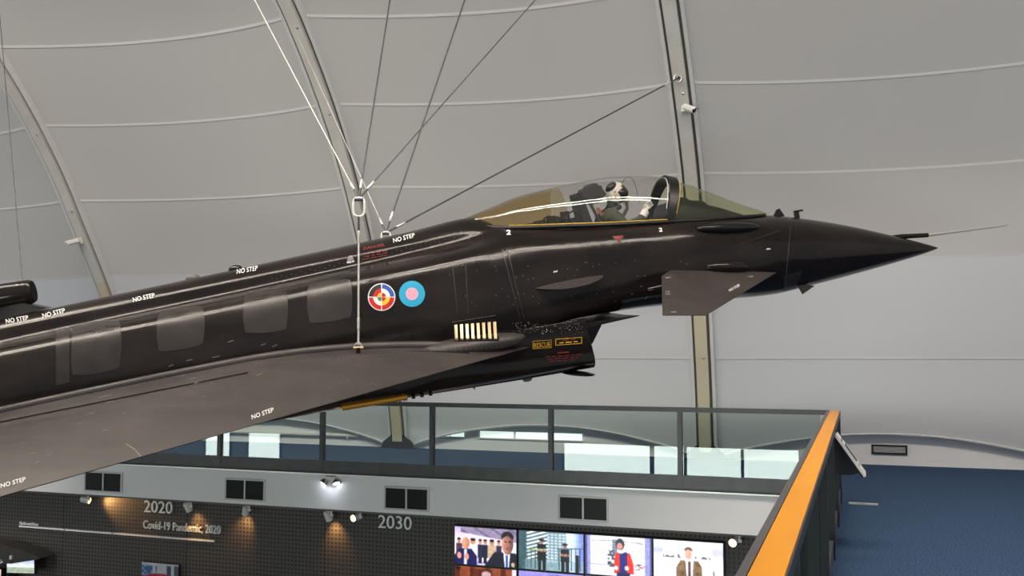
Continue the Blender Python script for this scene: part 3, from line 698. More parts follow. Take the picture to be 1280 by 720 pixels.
# leading edge slat: a thin skin over the front of the near wing
mb = MB(); mb.grid([[wing_pt(-1, e, u, True) + Vector((0, 0, .004)) for u in (.0, .004, .012, .03, .045)] for e in [k / 14 for k in range(1, 15)]]); mb.build('slat', 'jet_wing', wing_s, 50)
# root fairing strip and bullet
pts = []; rad = []
for k in range(40):
    s = 6.3 + k * .18; y = 1.03; eta = (y - .9) / 4.55; le = 6.05 + 1.33 * (y - 1); te = 13.35; u = max(0, min(1, (s - le) / (te - le)))
    p = wing_pt(-1, eta, u, True); pts.append(p + Vector((0, .0, .005))); rad.append(.055 if k > 3 else .02 + .01 * k)
mb = MB(); mb.tube(pts, rad, 10); mb.build('root_strip', 'jet_wing', wing_s, 60)
mb = MB(); mb.tube([p + Vector((0, -.17, -.055)) for p in pts[2:]], .012, 6); mb.build('root_seam', 'jet_gloss', wing_s, 60)
mb = MB(); mb.ellipsoid((-6.75, -.98, -.115), (.80, .20, .125), 20, 14); mb.build('root_fairing', 'jet_wing', wing_s, 60); register(mb)
# ---- intake trunk
def trunk(s, d=0.0):
    hw = pchip([5.0, 5.3, 7, 10, 15], [.84, .86, .92, .92, .75], s) - d; zb = pchip([5, 6, 8, 11, 14.6], [-.69, -.67, -.62, -.60, -.45], s) + d; zt = -.03 - d
    P = [(hw, zt), (hw + .015, -.2), (hw + .01, -.38), (hw - .02, -.5), (hw - .09, zb + .085), (hw - .2, zb + .03), (hw - .4, zb + .005), (.25, zb), (0, zb)]
    return P
def ring(s0, d=0.0, rake=True):
    out = []
    for y, z in trunk(s0, d):
        s = s0 + (.0 if not rake else -max(0, min(1, (-z - .15) / .48)) * .07 * (1 if s0 < 6 else 0)); out.append((s, y, z))
    return [Lc(s, -y, z) for s, y, z in out] + [Lc(s, y, z) for s, y, z in out[-2::-1]]
mb = MB(); mb.grid([ring(s) for s in [5.2, 5.22, 5.3, 5.6, 6, 6.5, 7, 7.5, 8, 9, 10, 11, 12, 13, 14.6]]); trk = mb.build('intake_trunk', 'jet_black', jet, 35); register(mb)
mb = MB(); mb.grid([ring(5.2), ring(5.2, .03)]); mb.grid([ring(s, .03) for s in (5.2, 5.5, 6, 6.6)]); mb.grid([[Lc(6.6, -.7, -.05), Lc(6.6, .7, -.05)], [Lc(6.6, -.7, -.66), Lc(6.6, .7, -.66)]]); mb.build('intake_throat', 'jet_matte', trk)
mb = MB(); pl = [(4.55, -.90), (4.58, -.80), (4.62, -.5), (4.64, 0), (4.62, .5), (4.58, .80), (4.55, .90), (5.3, .90), (6.15, .93), (6.15, -.93), (5.3, -.90)]
mb.add([Lc(s, y, -.105 + .06 * max(0, s - 4.9)) for s, y in pl] + [Lc(s, y, -.115 - (.06 if s > 4.9 else .0) + .06 * max(0, s - 4.9)) for s, y in pl], [tuple(range(11)), tuple(range(21, 10, -1))] + [(i, (i + 1) % 11, 11 + (i + 1) % 11, 11 + i) for i in range(11)])
mb.build('splitter_plate', 'jet_black', trk); register(mb)
mb = MB(); mb.ellipsoid((-5.32, -.55, -.705), (.22, .22, .03), 16, 8, mtx=Matrix.Rotation(R(14), 3, 'Y')); mb.build('lower_lip', 'jet_gloss', trk, 60)
mb = MB(); mb.ellipsoid((-5.95, -.6, -.66), (.06, .04, .03), 12, 8); mb.build('beacon', 'rib_dark', trk, 60)
mb = MB(); mb.prism([(-5.35, -.08), (-4.70, -.10), (-4.95, -.44), (-5.4, -.66)], Matrix(((1, 0, 0, 0), (0, 0, 1, 0), (0, 1, 0, 0), (0, 0, 0, 1))), -.03, .03); mb.build('intake_divider', 'jet_gloss', trk)
# gold tube added in place of a gold reflection on the belly; hooks
mb = MB(); mb.tube([Lc(7.40, -.78, -.575), Lc(8.15, -.78, -.565)], .04, 12); o = mb.build('belly_glint_tube', 'gold_glint', jet, 40)
for k in range(4): mb = MB(); mb.box(-7.15 - k * .1, -7.11 - k * .1, -.80, -.74, -.615, -.58); mb.build('belly_hook', 'jet_gloss', jet)
# ---- canards
for side in (-1, 1):
    C = [(2.62, .58, .09), (3.72, .62, .20), (4.50, 1.62, -.08), (4.00, 1.62, -.165)]   # s, y, z: root front, root rear, tip rear, tip front
    C[1] = (4.22, .95, .31)
    root_f, root_r, tip_r, tip_f = [Lc(s, side * y, z) for s, y, z in C]
    inner_r = Lc(3.95, side * .62, .36)
    poly = [root_f, inner_r, root_r, tip_r, tip_f]; nrm = (tip_r - root_f).cross(inner_r - root_f).normalized(); nrm = nrm if nrm.z > 0 else -nrm
    cen = sum(poly, Vector()) / 5; mb = MB(); top = [p + nrm * .004 for p in poly]; mid = [cen + (p - cen) * .72 + nrm * .028 for p in poly]; midb = [cen + (p - cen) * .72 - nrm * .028 for p in poly]; bot = [p - nrm * .004 for p in poly]
    mb.add(mid + top + bot + midb, [(0, 1, 2, 3, 4)] + [(i, (i + 1) % 5, 5 + (i + 1) % 5, 5 + i) for i in range(5)] + [(5 + i, 5 + (i + 1) % 5, 10 + (i + 1) % 5, 10 + i) for i in range(5)] + [(10 + i, 10 + (i + 1) % 5, 15 + (i + 1) % 5, 15 + i) for i in range(5)] + [(19, 18, 17, 16, 15)])
    can = mb.build('canard', 'jet_wing', jet, 25)
    if side < 0: can_s = can; register(mb)
    mb = MB(); mb.ellipsoid((-3.28, side * .63, .27), (.30, .09, .085), 16, 10, mtx=Matrix.Rotation(R(8), 3, 'Y')); mb.build('pivot_fairing', 'jet_black', can, 60)
# ---- strakes and blisters
mb = MB(); N = 20
for sgn in (1, -1): mb.grid([[Lc(5.83 - .98 * k / N, -.72 - (.26 * math.sin(PI * k / N) ** .55) * t, .475 - .03 * k / N - .105 * t * math.sin(PI * k / N) ** .5 + sgn * .022 * (1 - t) * math.sin(PI * k / N) ** .5) for t in (0, .4, .8, 1)] for k in range(N + 1)])
mb.build('strake', 'jet_wing', jet, 50)
mb = MB(); mb.ellipsoid((-3.12, -.50, .74), (.46, .10, .075), 20, 12, mtx=Matrix.Rotation(R(7), 3, 'Y') @ Matrix.Rotation(R(8), 3, 'Z')); mb.build('sensor_blister', 'jet_gloss', jet, 60)
# ---- nose probe and aerials
mb = MB(); mb.tube([Lc(.72, 0, .265), Lc(.5, 0, .235), Lc(.12, 0, .195)], [.012, .034, .030], 10); pb = mb.build('probe_mount', 'jet_black', jet, 50)
mb = MB(); mb.tube([Lc(.12, 0, .195), Lc(-1.0, 0, .15), Lc(-1.09, 0, .147)], [.022, .014, .008], 10); mb.build('probe_needle', 'galvanised', pb, 50)
mb = MB(); mb.prism([(-2.28, .78), (-2.22, .86), (-2.18, .87), (-2.12, .76)], Matrix(((1, 0, 0, 0), (0, 0, 1, 0), (0, 1, 0, 0), (0, 0, 0, 1))), -.012, .012); mb.build('aerial', 'jet_gloss', jet)
mb = MB(); mb.box(-1.98, -1.92, -.02, .02, .68, .80); mb.box(-1.98, -1.86, -.02, .02, .785, .81); mb.build('aerial', 'jet_gloss', jet)
mb = MB(); mb.prism([(-2.2, -.15), (-2.08, -.15), (-1.97, -.19), (-2.15, -.27)], Matrix(((1, 0, 0, 0), (0, 0, 1, -.25), (0, 1, 0, 0), (0, 0, 0, 1))), -.01, .01); mb.build('air_data_vane', 'jet_wing', jet)
for s, z, m in ((9.13, 1.185, 'jet_gloss'), (9.63, 1.16, 'rib_dark')): mb = MB(); mb.ellipsoid((-s, 0, z), (.085, .06, .055), 12, 8); mb.build('spine_dome', m, jet, 60)
# ---- fin and its scoop
mb = MB(); fin = [(11.95, .9), (13.9, 3.9), (14.75, 3.9), (14.95, 3.2), (14.6, .7)]
for t, yy_ in ((0, .0),): mb.prism([(-s, z) for s, z in fin], Matrix(((1, 0, 0, 0), (0, 0, 1, 0), (0, 1, 0, 0), (0, 0, 0, 1))), -.05, .05)
fn = mb.build('fin', 'jet_wing', jet)
mb = MB(); mtx = frame(Lc(11.40, 0, 1.30), (-1, 0, -.03)); mb.lathe([(.0, .125), (.03, .14), (.3, .15), (2.2, .16), (2.8, .05)], mtx, 24); mb.build('scoop', 'jet_black', fn, 50); register(mb)
mb = MB(); mb.lathe([(-.004, .122), (-.003, .02)], mtx, 24); mb.build('scoop_mouth', 'jet_matte', fn)
mb = MB(); mb.prism([(-11.25, 1.08), (-11.5, 1.18), (-12.6, 1.25), (-12.6, .95)], Matrix(((1, 0, 0, 0), (0, 0, 1, 0), (0, 1, 0, 0), (0, 0, 0, 1))), -.09, .09); mb.build('scoop_pylon', 'jet_black', fn)
for y in (-.42, .42): mb = MB(); mb.lathe([(0, .40), (.5, .40), (.95, .30), (.95, .26), (.4, .3)], frame(Lc(14.55, y, .18), (-1, 0, 0)), 24); mb.build('nozzle', 'steel', jet, 40)

# ---- canopy, windscreen, frame
def arch(sb, st, ws, zs, zt, n=24, grow=0.0, full=True):
    out = []
    for k in range(n + 1):
        a = PI * k / n; c, s_ = math.cos(a), math.sin(a); hf = abs(s_) ** .9
        y = -(ws + grow) * math.copysign(abs(c) ** .82, c); z = zs + (zt + grow - zs) * hf; out.append(Lc(sb + (st - sb) * hf, y, z))
    return out
CAN = [(3.88, 3.66, .45, .93, 1.50), (4.1, 4.0, .47, .955, 1.56), (4.55, 4.5, .485, 1.0, 1.61), (5.05, 5.05, .49, 1.06, 1.59), (5.5, 5.6, .46, 1.115, 1.54), (5.95, 6.0, .37, 1.18, 1.45), (6.25, 6.3, .2, 1.27, 1.375)]
WSC = [(3.84, 3.60, .45, .93, 1.455), (3.4, 3.17, .43, .885, 1.24), (2.95, 2.76, .36, .85, 1.02), (2.45, 2.35, .12, .815, .83)]
def station(tab, q):
    i = min(int(q), len(tab) - 2); xs = list(range(len(tab))); return tuple(pchip(xs, [t[k] for t in tab], q) for k in range(5))
def shell(name, tab, q0, q1, n, m):
    mb = MB(); mb.grid([arch(*station(tab, q0 + (q1 - q0) * k / n)) for k in range(n + 1)]); return mb.build(name, m, jet, 60), mb
can_f, _ = shell('canopy_glass', CAN, 0.05, 3.1, 24, 'canopy_clear')
can_r, _ = shell('canopy_rear_glass', CAN, 3.12, 6, 20, 'canopy_brown')
wsg, _ = shell('windscreen_glass', WSC, 0, 3, 16, 'windscreen_green')
mb = MB(); A = [arch(3.90, 3.68, .452, .92, 1.505), arch(3.90, 3.68, .452, .92, 1.505, grow=.022), arch(3.80, 3.56, .452, .92, 1.46, grow=.022), arch(3.80, 3.56, .452, .92, 1.46, grow=-.02), arch(3.90, 3.68, .452, .92, 1.505, grow=-.02)]
mb.grid(A); mb.build('canopy_frame', 'jet_frame', jet, 40)
mb = MB(); mb.tube(arch(3.92, 3.71, .448, .93, 1.50, grow=.004)[2:23], .005, 6); mb.build('frame_seal', 'white_plastic', can_f, 60)
mb = MB(); mb.tube(arch(3.785, 3.545, .452, .93, 1.455, grow=.012)[1:24], .004, 6); mb.build('frame_seal', 'seal_yellow', wsg, 60)
for sgn in (-1, 1):
    mb = MB(); pp = []
    for k in range(25): sb_, st_, ws_, zs_, zt_ = station(CAN, 6 * k / 24); pp.append(Lc(sb_, sgn * (ws_ + .012), zs_ - .0))
    mb.tube(pp, .026, 8); sl = mb.build('canopy_sill', 'jet_frame', jet, 60)
    mb = MB(); mb.tube([p + Vector((0, sgn * .016, .03)) for p in pp[:20]], .0065, 6); mb.build('sill_seal', 'seal_yellow', sl, 60)
    mb = MB(); mb.tube([Lc(station(WSC, 3 * k / 12)[0], sgn * (station(WSC, 3 * k / 12)[2] + .01), station(WSC, 3 * k / 12)[3]) for k in range(13)], .022, 8); mb.build('windscreen_sill', 'jet_frame', jet, 60)
mb = MB(); mb.tube(arch(*station(CAN, 1.35), grow=-.012)[3:22], .005, 5); mb.build('canopy_cord', 'cable_dark', can_f, 60)
# ---- cockpit
mb = MB(); rows = []
for s, hw, zt in ((2.7, .16, .86), (3.0, .25, 1.0), (3.2, .29, 1.08), (3.24, .30, 1.13), (3.42, .31, 1.17), (3.46, .31, 1.21), (3.6, .32, 1.24), (3.66, .33, 1.18), (3.80, .33, 1.16), (3.86, .31, 1.0)):
    rows.append([Lc(s, hw * math.cos(PI * k / 12), .80 + (zt - .80) * math.sin(PI * k / 12) ** .6) for k in range(13)])
mb.grid(rows); mb.build('instrument_hood', 'cockpit_dark', jet, 50)
mb = MB(); mb.box(-3.86, -3.83, -.3, .3, .55, 1.02); ip = mb.build('instrument_panel', 'cockpit_dark', jet)
for y in (-.2, 0, .2): mb = MB(); mb.box(-3.875, -3.862, y - .075, y + .075, .75, .92); mb.build('display', 'cockpit_mid', ip)
mb = MB(); mb.box(-3.62, -3.58, -.10, -.085, 1.1, 1.30); mb.box(-3.62, -3.58, .085, .10, 1.1, 1.30); hud = mb.build('sight_frame', 'cockpit_dark', jet)
mb = MB(); mb.add([Lc(3.6, -.085, 1.12), Lc(3.6, .085, 1.12), Lc(3.48, .085, 1.30), Lc(3.48, -.085, 1.30)], [(0, 1, 2, 3)]); mb.build('sight_glass', 'windscreen_green', hud)
XZ = Matrix(((1, 0, 0, 0), (0, 0, 1, 0), (0, 1, 0, 0), (0, 0, 0, 1)))
mb = MB(); mb.prism([(-4.88, 1.46), (-4.80, 1.47), (-4.78, 1.51), (-4.72, 1.52), (-4.70, 1.55), (-4.62, 1.55), (-4.60, 1.52), (-4.56, 1.51), (-4.55, 1.46), (-4.51, 1.40), (-4.62, 1.30), (-4.80, 1.32)], XZ, -.17, .17); seat = mb.build('seat_headbox', 'cockpit_mid', jet)
mb = MB(); mb.prism([(-4.90, 1.46), (-4.84, 1.46), (-4.62, .45), (-4.80, .42)], XZ, -.21, .21); mb.build('seat_back', 'cockpit_dark', jet)
mb = MB(); mb.prism([(-4.72, .58), (-4.30, .62), (-4.28, .52), (-4.74, .46)], XZ, -.22, .22); mb.build('seat_pan', 'cockpit_dark', jet)
mb = MB(); mb.prism([(-4.69, 1.24), (-4.65, 1.24), (-4.61, 1.14), (-4.65, 1.14)], XZ, -.235, -.212); mb.build('seat_strap', 'strap_orange', jet)
mb = MB(); mb.tube([Lc(4.77, -.22, 1.35), Lc(4.62, -.22, .95)], .02, 6); mb.build('seat_rail', 'cockpit_mid', jet)
rb = random.Random(3)
mb = MB(); mb.box(-5.75, -4.92, -.40, .40, .9, 1.02); deck = mb.build('rear_deck', 'cockpit_dark', jet)
for k in range(15):
    s = 4.98 + .05 * k + rb.random() * .03; y = -.30 + .5 * rb.random(); h = .06 + .16 * rb.random() * (1 - .4 * k / 15); a = .03 + .04 * rb.random()
    mb = MB(); mb.box(-s - a, -s + a, y - a, y + a, 1.02, 1.05 + h); mb.build('equipment_box', ['cockpit_dark', 'cockpit_mid'][k % 2], deck)
for k, (s, h) in enumerate(((5.0, .22), (5.12, .15), (5.32, .2), (5.6, .12))): mb = MB(); mb.tube([Lc(s + .12 * math.cos(PI * j / 8), -.28, 1.03 + h * math.sin(PI * j / 8)) for j in range(9)], .012, 6); mb.build('hose', 'cockpit_dark', deck, 60)
for k in range(3): mb = MB(); mb.box(-5.15 - k * .12, -5.10 - k * .12, -.34, -.30, 1.03, 1.08); mb.build('connector', 'print_grey', deck)

# ---- markings: traced on the skin with rays, as thin films following the surface
BVJ = BVHTree.FromPolygons(ALLV, ALLF)
CL = JI @ CAM; JR = JI.to_3x3()
def hit(x, y, off=.004):
    d = (JR @ ray(x, y)).normalized(); p, nrm, i, dist = BVJ.ray_cast(CL, d)
    if p is None: return None
    if nrm.dot(d) > 0: nrm = -nrm
    return p + nrm * off, nrm
def patch(name, quad, m, parent, nx=10, ny=10, rnd=0.0, off=.004):
    """quad: pixel corners tl, tr, br, bl of a panel on the skin"""
    mb = MB(); pts = []; ok = []
    def sq(u, v):
        if rnd:   # squircle mapping for rounded corners
            a, b = 2 * u - 1, 2 * v - 1; k = rnd; return ((a * math.sqrt(1 - k * b * b / 2)) / math.sqrt(1 - 0) + 1) / 2, ((b * math.sqrt(1 - k * a * a / 2)) + 1) / 2
        return u, v
    for j in range(ny + 1):
        for i in range(nx + 1):
            u, v = sq(i / nx, j / ny); x = (quad[0][0] * (1 - u) + quad[1][0] * u) * (1 - v) + (quad[3][0] * (1 - u) + quad[2][0] * u) * v; y = (quad[0][1] * (1 - u) + quad[1][1] * u) * (1 - v) + (quad[3][1] * (1 - u) + quad[2][1] * u) * v
            h = hit(x, y, off); pts.append(h[0] if h else Vector()); ok.append(bool(h))
    fs = []
    for j in range(ny):
        for i in range(nx):
            q = (j * (nx + 1) + i, j * (nx + 1) + i + 1, (j + 1) * (nx + 1) + i + 1, (j + 1) * (nx + 1) + i)
            if all(ok[k] for k in q) and max((pts[q[a]] - pts[q[b]]).length for a in range(4) for b in range(4)) < .5: fs.append(q)
    mb.add(pts, fs); return mb.build(name, m, parent, 60, fix=False)
def stencil(name, s, p0, p1, m, parent, hpx=None, bold=.02, shear=0.0, off=.006):
    """lettering from pixel p0 (baseline left) to p1 (baseline right)"""
    vs, fs, hw = text_mesh(s, bold, shear); dx, dy = p1[0] - p0[0], p1[1] - p0[1]; L = math.hypot(dx, dy); up = (hpx or hw * L); ux, uy = dy / L, -dx / L
    pts = []
    for u, v in vs:
        k = v / hw; h = hit(p0[0] + dx * u + ux * up * k, p0[1] + dy * u + uy * up * k, off)
        if h is None: return None
        pts.append(h[0])
    mb = MB(); mb.add(pts, fs); return mb.build(name, m, parent, fix=False)
def ribbon(name, pix, wpx, m, parent, off=.004):
    mb = MB(); rows = []
    for i, (x, y) in enumerate(pix):
        x0, y0 = pix[max(0, i - 1)]; x1, y1 = pix[min(len(pix) - 1, i + 1)]; L = math.hypot(x1 - x0, y1 - y0); nx_, ny_ = -(y1 - y0) / L * wpx / 2, (x1 - x0) / L * wpx / 2
        a, b = hit(x + nx_, y + ny_, off), hit(x - nx_, y - ny_, off)
        if a and b: rows.append([a[0], b[0]])
    if len(rows) > 1: mb.grid(rows); return mb.build(name, m, parent, 60, fix=False)
def line(p, q, n): return [(p[0] + (q[0] - p[0]) * k / n, p[1] + (q[1] - p[1]) * k / n) for k in range(n + 1)]
for q in ([(90, 404), (152, 398), (152, 462), (88, 472)], [(196, 388), (256, 380), (256, 432), (196, 442)], [(304, 366), (360, 359), (360, 414), (304, 418)], [(383, 355), (440, 347), (441, 398), (385, 406)]):
    patch('access_panel', q, 'jet_patch', fus, 12, 12, rnd=.35)
patch('skin_band', [(70, 412), (87, 409), (87, 478), (70, 482)], 'jet_patch', fus, 4, 14)
for q in (((628, 312), (650, 398)), ((634, 311), (655, 398)), ((566, 335), (572, 392)), ((582, 332), (585, 392))): ribbon('skin_strip', line(*q, 14), 1.1, 'jet_patch', fus, .003)
patch('skin_band', [(980, 344), (1003, 338), (995, 360), (979, 364)], 'jet_patch', fus, 5, 8)
for a, b in (((345, 320), (346, 347)), ((527, 284), (530, 310)), ((995, 278), (988, 365)), ((610, 312), (640, 396))): ribbon('panel_seam', line(a, b, 14), 1.2, 'jet_gloss', fus)
for a, b in (((0, 528), (310, 466)),): ribbon('panel_seam', line(a, b, 30), 1.3, 'jet_gloss', wing_s)
ribbon('scratch', [(157, 555), (165, 560), (171, 565), (176, 571)], 1.3, 'print_grey', wing_s)
for i in range(22): x = 30 + rb.random() * 330; y = 600 - x * .42 + (rb.random() - .9) * 60; ribbon('scratch', line((x, y), (x + 3 + rb.random() * 7, y - 1 - rb.random() * 2), 3), .8, 'print_grey', wing_s)
for a, b, sh in (((8, 405), (36, 400), 0), ((54, 398), (82, 391), 0), ((167, 378), (194, 372), 0), ((296, 343), (323, 338), .25), ((492, 304), (519, 297), .1)): stencil('stencil', 'NO STEP', a, b, 'print_white', fus, 5.6, .008, sh)
for a, b in (((315, 525), (343, 515)), ((1, 611), (33, 602))): stencil('stencil', 'NO STEP', a, b, 'print_white', wing_s, 5.4, .008, .2)
stencil('stencil', '2', (633, 294), (638.5, 294), 'print_white', fus, 6.2, .04); stencil('stencil', '2', (823.5, 290), (828, 290), 'print_white', fus, 5, .04)
stencil('stencil', 'DANGER', (455, 313), (481, 308), 'print_red', fus, 3.5)
def dashes(p, q, h, m, parent, words):   # print too small to read in the photograph: runs of word-long bars
    x = 0.0; rw = random.Random(int(p[0] * 7 + p[1]))
    ws = [.6 + rw.random() for _ in range(words)]; tot = sum(ws) + .35 * (words - 1)
    for wd in ws:
        a, b = x / tot, (x + wd) / tot; x += wd + .35
        ribbon('small_print', line((p[0] + (q[0] - p[0]) * a, p[1] + (q[1] - p[1]) * a), (p[0] + (q[0] - p[0]) * b, p[1] + (q[1] - p[1]) * b), 3), h, m, parent, .006)
for k in range(3): dashes((455, 318 + k * 3.0), (484, 313 + k * 3.0), 1.2, 'print_red', fus, 4)
pl_ = patch('crest', [(435, 320), (441, 319), (443, 329), (433, 330)], 'print_grey', fus, 4, 4, rnd=.9); dashes((433.5, 328.5), (443, 326.5), 1.6, 'print_white', fus, 2)
# warning triangle
def poly_mark(name, pix, m, parent, off=.005):
    c = (sum(p[0] for p in pix) / len(pix), sum(p[1] for p in pix) / len(pix)); h = [hit(*p, off) for p in pix] + [hit(*c, off)]
    if all(h): mb = MB(); n = len(pix); mb.add([q[0] for q in h], [(i, (i + 1) % n, n) for i in range(n)]); return mb.build(name, m, parent, fix=False)
poly_mark('warning_triangle', [(765, 295.5), (780, 294.5), (774, 305)], 'print_red', fus); poly_mark('warning_print', [(770, 297.8), (776, 297.3), (773.3, 301)], 'print_red', fus, .008)
# rescue placards on the intake side
def frame_mark(q, m, t=.8):
    for i in range(4): ribbon('placard_line', line(q[i], q[(i + 1) % 4], 6), t, m, trk, .006)
frame_mark([(666, 426.5), (689, 425), (689, 434.5), (666, 436)], 'print_yellow', .45)
stencil('stencil', 'RESCUE', (667.5, 434.8), (688, 433.3), 'print_yellow', trk, 6.0, .0)
frame_mark([(694.5, 424), (727, 421.5), (727, 429), (694.5, 431.5)], 'print_yellow')
dashes((703, 425.4), (719, 424.0), 1.3, 'print_red', trk, 2); dashes((699, 428.6), (722, 426.8), 1.3, 'print_yellow', trk, 3)
dashes((697, 441), (711, 440), 1.7, 'print_red', trk, 1)
for k in range(3): dashes((682 + k * 2, 445.7 + k * 3), (728 - k * 5, 443.2 + k * 3), 1.2, 'print_red', trk, 6 - k)
# small stencils by the canard and on it
ribbon('stencil_line', line((810, 360.5), (827, 356.8), 5), .8, 'print_white', fus); ribbon('stencil_line', line((810, 363), (817, 361.5), 3), .7, 'print_grey', fus)
stencil('stencil', 'NO STEP', (912, 365), (925, 358), 'print_white', can_s, 3.0)
for a, b in (((832, 348), (838, 347)), ((832, 368), (837, 368)), ((839, 390.5), (845, 390.5)), ((935, 346.5), (941, 346)), ((832, 365), (837, 365))): dashes(a, b, 1.8, 'print_grey', can_s, 2)
stencil('stencil', '~', (692, 341.5), (697, 340), 'print_white', fus, 2.5); stencil('stencil', '~', (958, 313), (963, 312), 'print_white', fus, 2.5)
# side grille with slats
gr = patch('side_grille', [(564, 404), (621, 397), (624, 426), (567, 427)], 'jet_matte', fus, 8, 6, off=.005)
for k in range(8):
    x0 = 567.5 + k * 6.9; yt = 406.0 - k * .55; yb_ = 425.8 - k * .15; mb = MB(); a = []
    for (x, y) in ((x0, yt), (x0 + 3.4, yt - .3), (x0 + 5.0, yb_), (x0 + 1.6, yb_)):
        h1, h2 = hit(x, y, .006), hit(x, y, .03)
        if h1 and h2: a.append((h1[0], h2[0]))
    if len(a) == 4: mb.add([p[1] for p in a] + [p[0] for p in a], [(0, 1, 2, 3), (0, 4, 5, 1), (1, 5, 6, 2), (2, 6, 7, 3), (3, 7, 4, 0)]); mb.build('slat', 'brass', gr)
# rivets: scattered pale heads
mb = MB()
def rivet(x, y, r=.006):
    h = hit(x, y, .002)
    if h is None: return
    p, nn = h; f = frame(p, nn); mb.add([f @ Vector((r * math.cos(a), r * math.sin(a), .001)) for a in (0, PI / 2, PI, 1.5 * PI)] + [f @ Vector((0, 0, .005))], [(0, 1, 4), (1, 2, 4), (2, 3, 4), (3, 0, 4)])
for k in range(120): rivet(640 + rb.random() * 90, 402 + rb.random() * 16, .004)
for k in range(34): rivet(566 + k * 1.6, 402.5 - k * .25, .004); rivet(655 + k * 2, 412 - k * .35, .004)
for k in range(40): rivet(340 + k * 6, 348 - k * 1.35 + 2 * (k % 2), .004)
for k in range(28): rivet(988 - k * .25, 285 + k * 2.8, .004); rivet(925 + k * 1.8, 305 - k * .6, .003)
for k in range(60): rivet(560 + rb.random() * 320, 320 + rb.random() * 70, .004)
for k in range(18): a = 2 * PI * k / 18; rivet(557 + 9 * math.cos(a), 300 + 8 * math.sin(a), .003); rivet(595 + 9 * math.cos(a), 298 + 8 * math.sin(a), .003)
for k in range(60): rivet(20 + k * 5.2, 508 - k * .95 + (k % 3), .004)
for k in range(50): rivet(320 + k * 6.4, 455 - k * .45, .004)
for k in range(40): rivet(400 + rb.random() * 320, 475 + rb.random() * 20, .004)
tag(mb.build('rivet', 'galvanised', jet, fix=False), kind='stuff')
# roundels
def disc(name, cx, cy, rpx, regions, parent):
    """regions: (r0, r1, a0, a1, material index)"""
    mats = []; mb = MB()
    for r0, r1, a0, a1, m, off in regions:
        if m not in mats: mats.append(m)
        n = max(3, int((a1 - a0) / 9)); rows = []
        for k in range(n + 1):
            a = R(a0 + (a1 - a0) * k / n); row = []
            for j in range(3): r = (r0 + (r1 - r0) * j / 2) * rpx; row.append(hit(cx + r * math.cos(a), cy - r * math.sin(a), off)[0])
            rows.append(row)
        mb.grid(rows, mats.index(m))
    return mb.build(name, mats, parent, fix=False)
Q = [(0, 90), (90, 180), (180, 270), (270, 360)]   # tr, tl, bl, br
colour = {'o': ['flag_blue', 'flag_black', 'flag_red', 'flag_red'], 'm': ['print_white', 'flag_red', 'print_white', 'flag_yellow'], 'c': ['flag_red', 'flag_yellow', 'flag_green', 'flag_red']}
reg = [(0, 1, 0, 360, 'print_white', .004)]
for k, (a, b) in enumerate(Q):
    reg += [(.62, .93, a + 3, b - 3, colour['o'][k], .007), (.32, .62, a + 4, b - 4, colour['m'][k], .007), (.05, .32, a + 8, b - 8, colour['c'][k], .007)]
disc('four_nation_roundel', 477, 371.5, 17.2, reg, fus)
disc('pale_roundel', 515, 367.5, 16.2, [(.48, 1, 0, 360, 'roundel_blue', .006), (0, .48, 0, 360, 'roundel_pink', .006)], fus)

# ------------------------------------------------------------------ pilot figure
pil = tag(empty('person', mtx=JM @ Matrix.Translation((0, 0, -.04))), 'pilot figure in olive suit and patterned helmet seated in the jet cockpit, hand raised', 'person')
def skin(name, verts, edges, radii, m, parent, sub=2, root=0):
    me = bpy.data.meshes.new(name); me.from_pydata([tuple(v) for v in verts], edges, []); o = bpy.data.objects.new(name, me); COL.objects.link(o)
    o.modifiers.new('skin', 'SKIN')
    if not me.skin_vertices: me.attributes  # layer made by the modifier
    for i, sv in enumerate(me.skin_vertices[0].data): r = radii[i]; sv.radius = r if isinstance(r, tuple) else (r, r); sv.use_root = (i == root)
    md = o.modifiers.new('sub', 'SUBSURF'); md.levels = md.render_levels = sub
    me.materials.append(MATS[m]); me.polygons.foreach_set('use_smooth', [True] * len(me.polygons)); o.parent = parent; o.modifiers['skin'].use_smooth_shade = True
    return o
V = [Lc(4.58, 0, .62), Lc(4.62, 0, .82), Lc(4.55, 0, 1.03), Lc(4.49, 0, 1.16), Lc(4.43, 0, 1.235), Lc(4.40, 0, 1.33), Lc(4.38, 0, 1.45),
     Lc(4.48, -.21, 1.14), Lc(4.36, -.31, .99), Lc(4.20, -.36, 1.04), Lc(4.10, -.34, 1.13),
     Lc(4.48, .21, 1.14), Lc(4.42, .33, .92), Lc(4.20, .25, .80), Lc(4.10, .22, .78),
     Lc(4.50, -.12, .60), Lc(4.08, -.16, .74), Lc(3.98, -.16, .48), Lc(4.50, .12, .60), Lc(4.08, .16, .74), Lc(3.98, .16, .48)]
Ed = [(0, 1), (1, 2), (2, 3), (3, 4), (4, 5), (5, 6), (3, 7), (7, 8), (8, 9), (9, 10), (3, 11), (11, 12), (12, 13), (13, 14), (0, 15), (15, 16), (16, 17), (0, 18), (18, 19), (19, 20)]
Rd = [(.17, .14), (.17, .15), (.20, .16), (.17, .13), .075, .075, .085, .105, .078, .062, .045, .105, .078, .06, .04, .095, .07, .05, .095, .07, .05]
skin('body', V, Ed, Rd, 'suit_olive', pil)
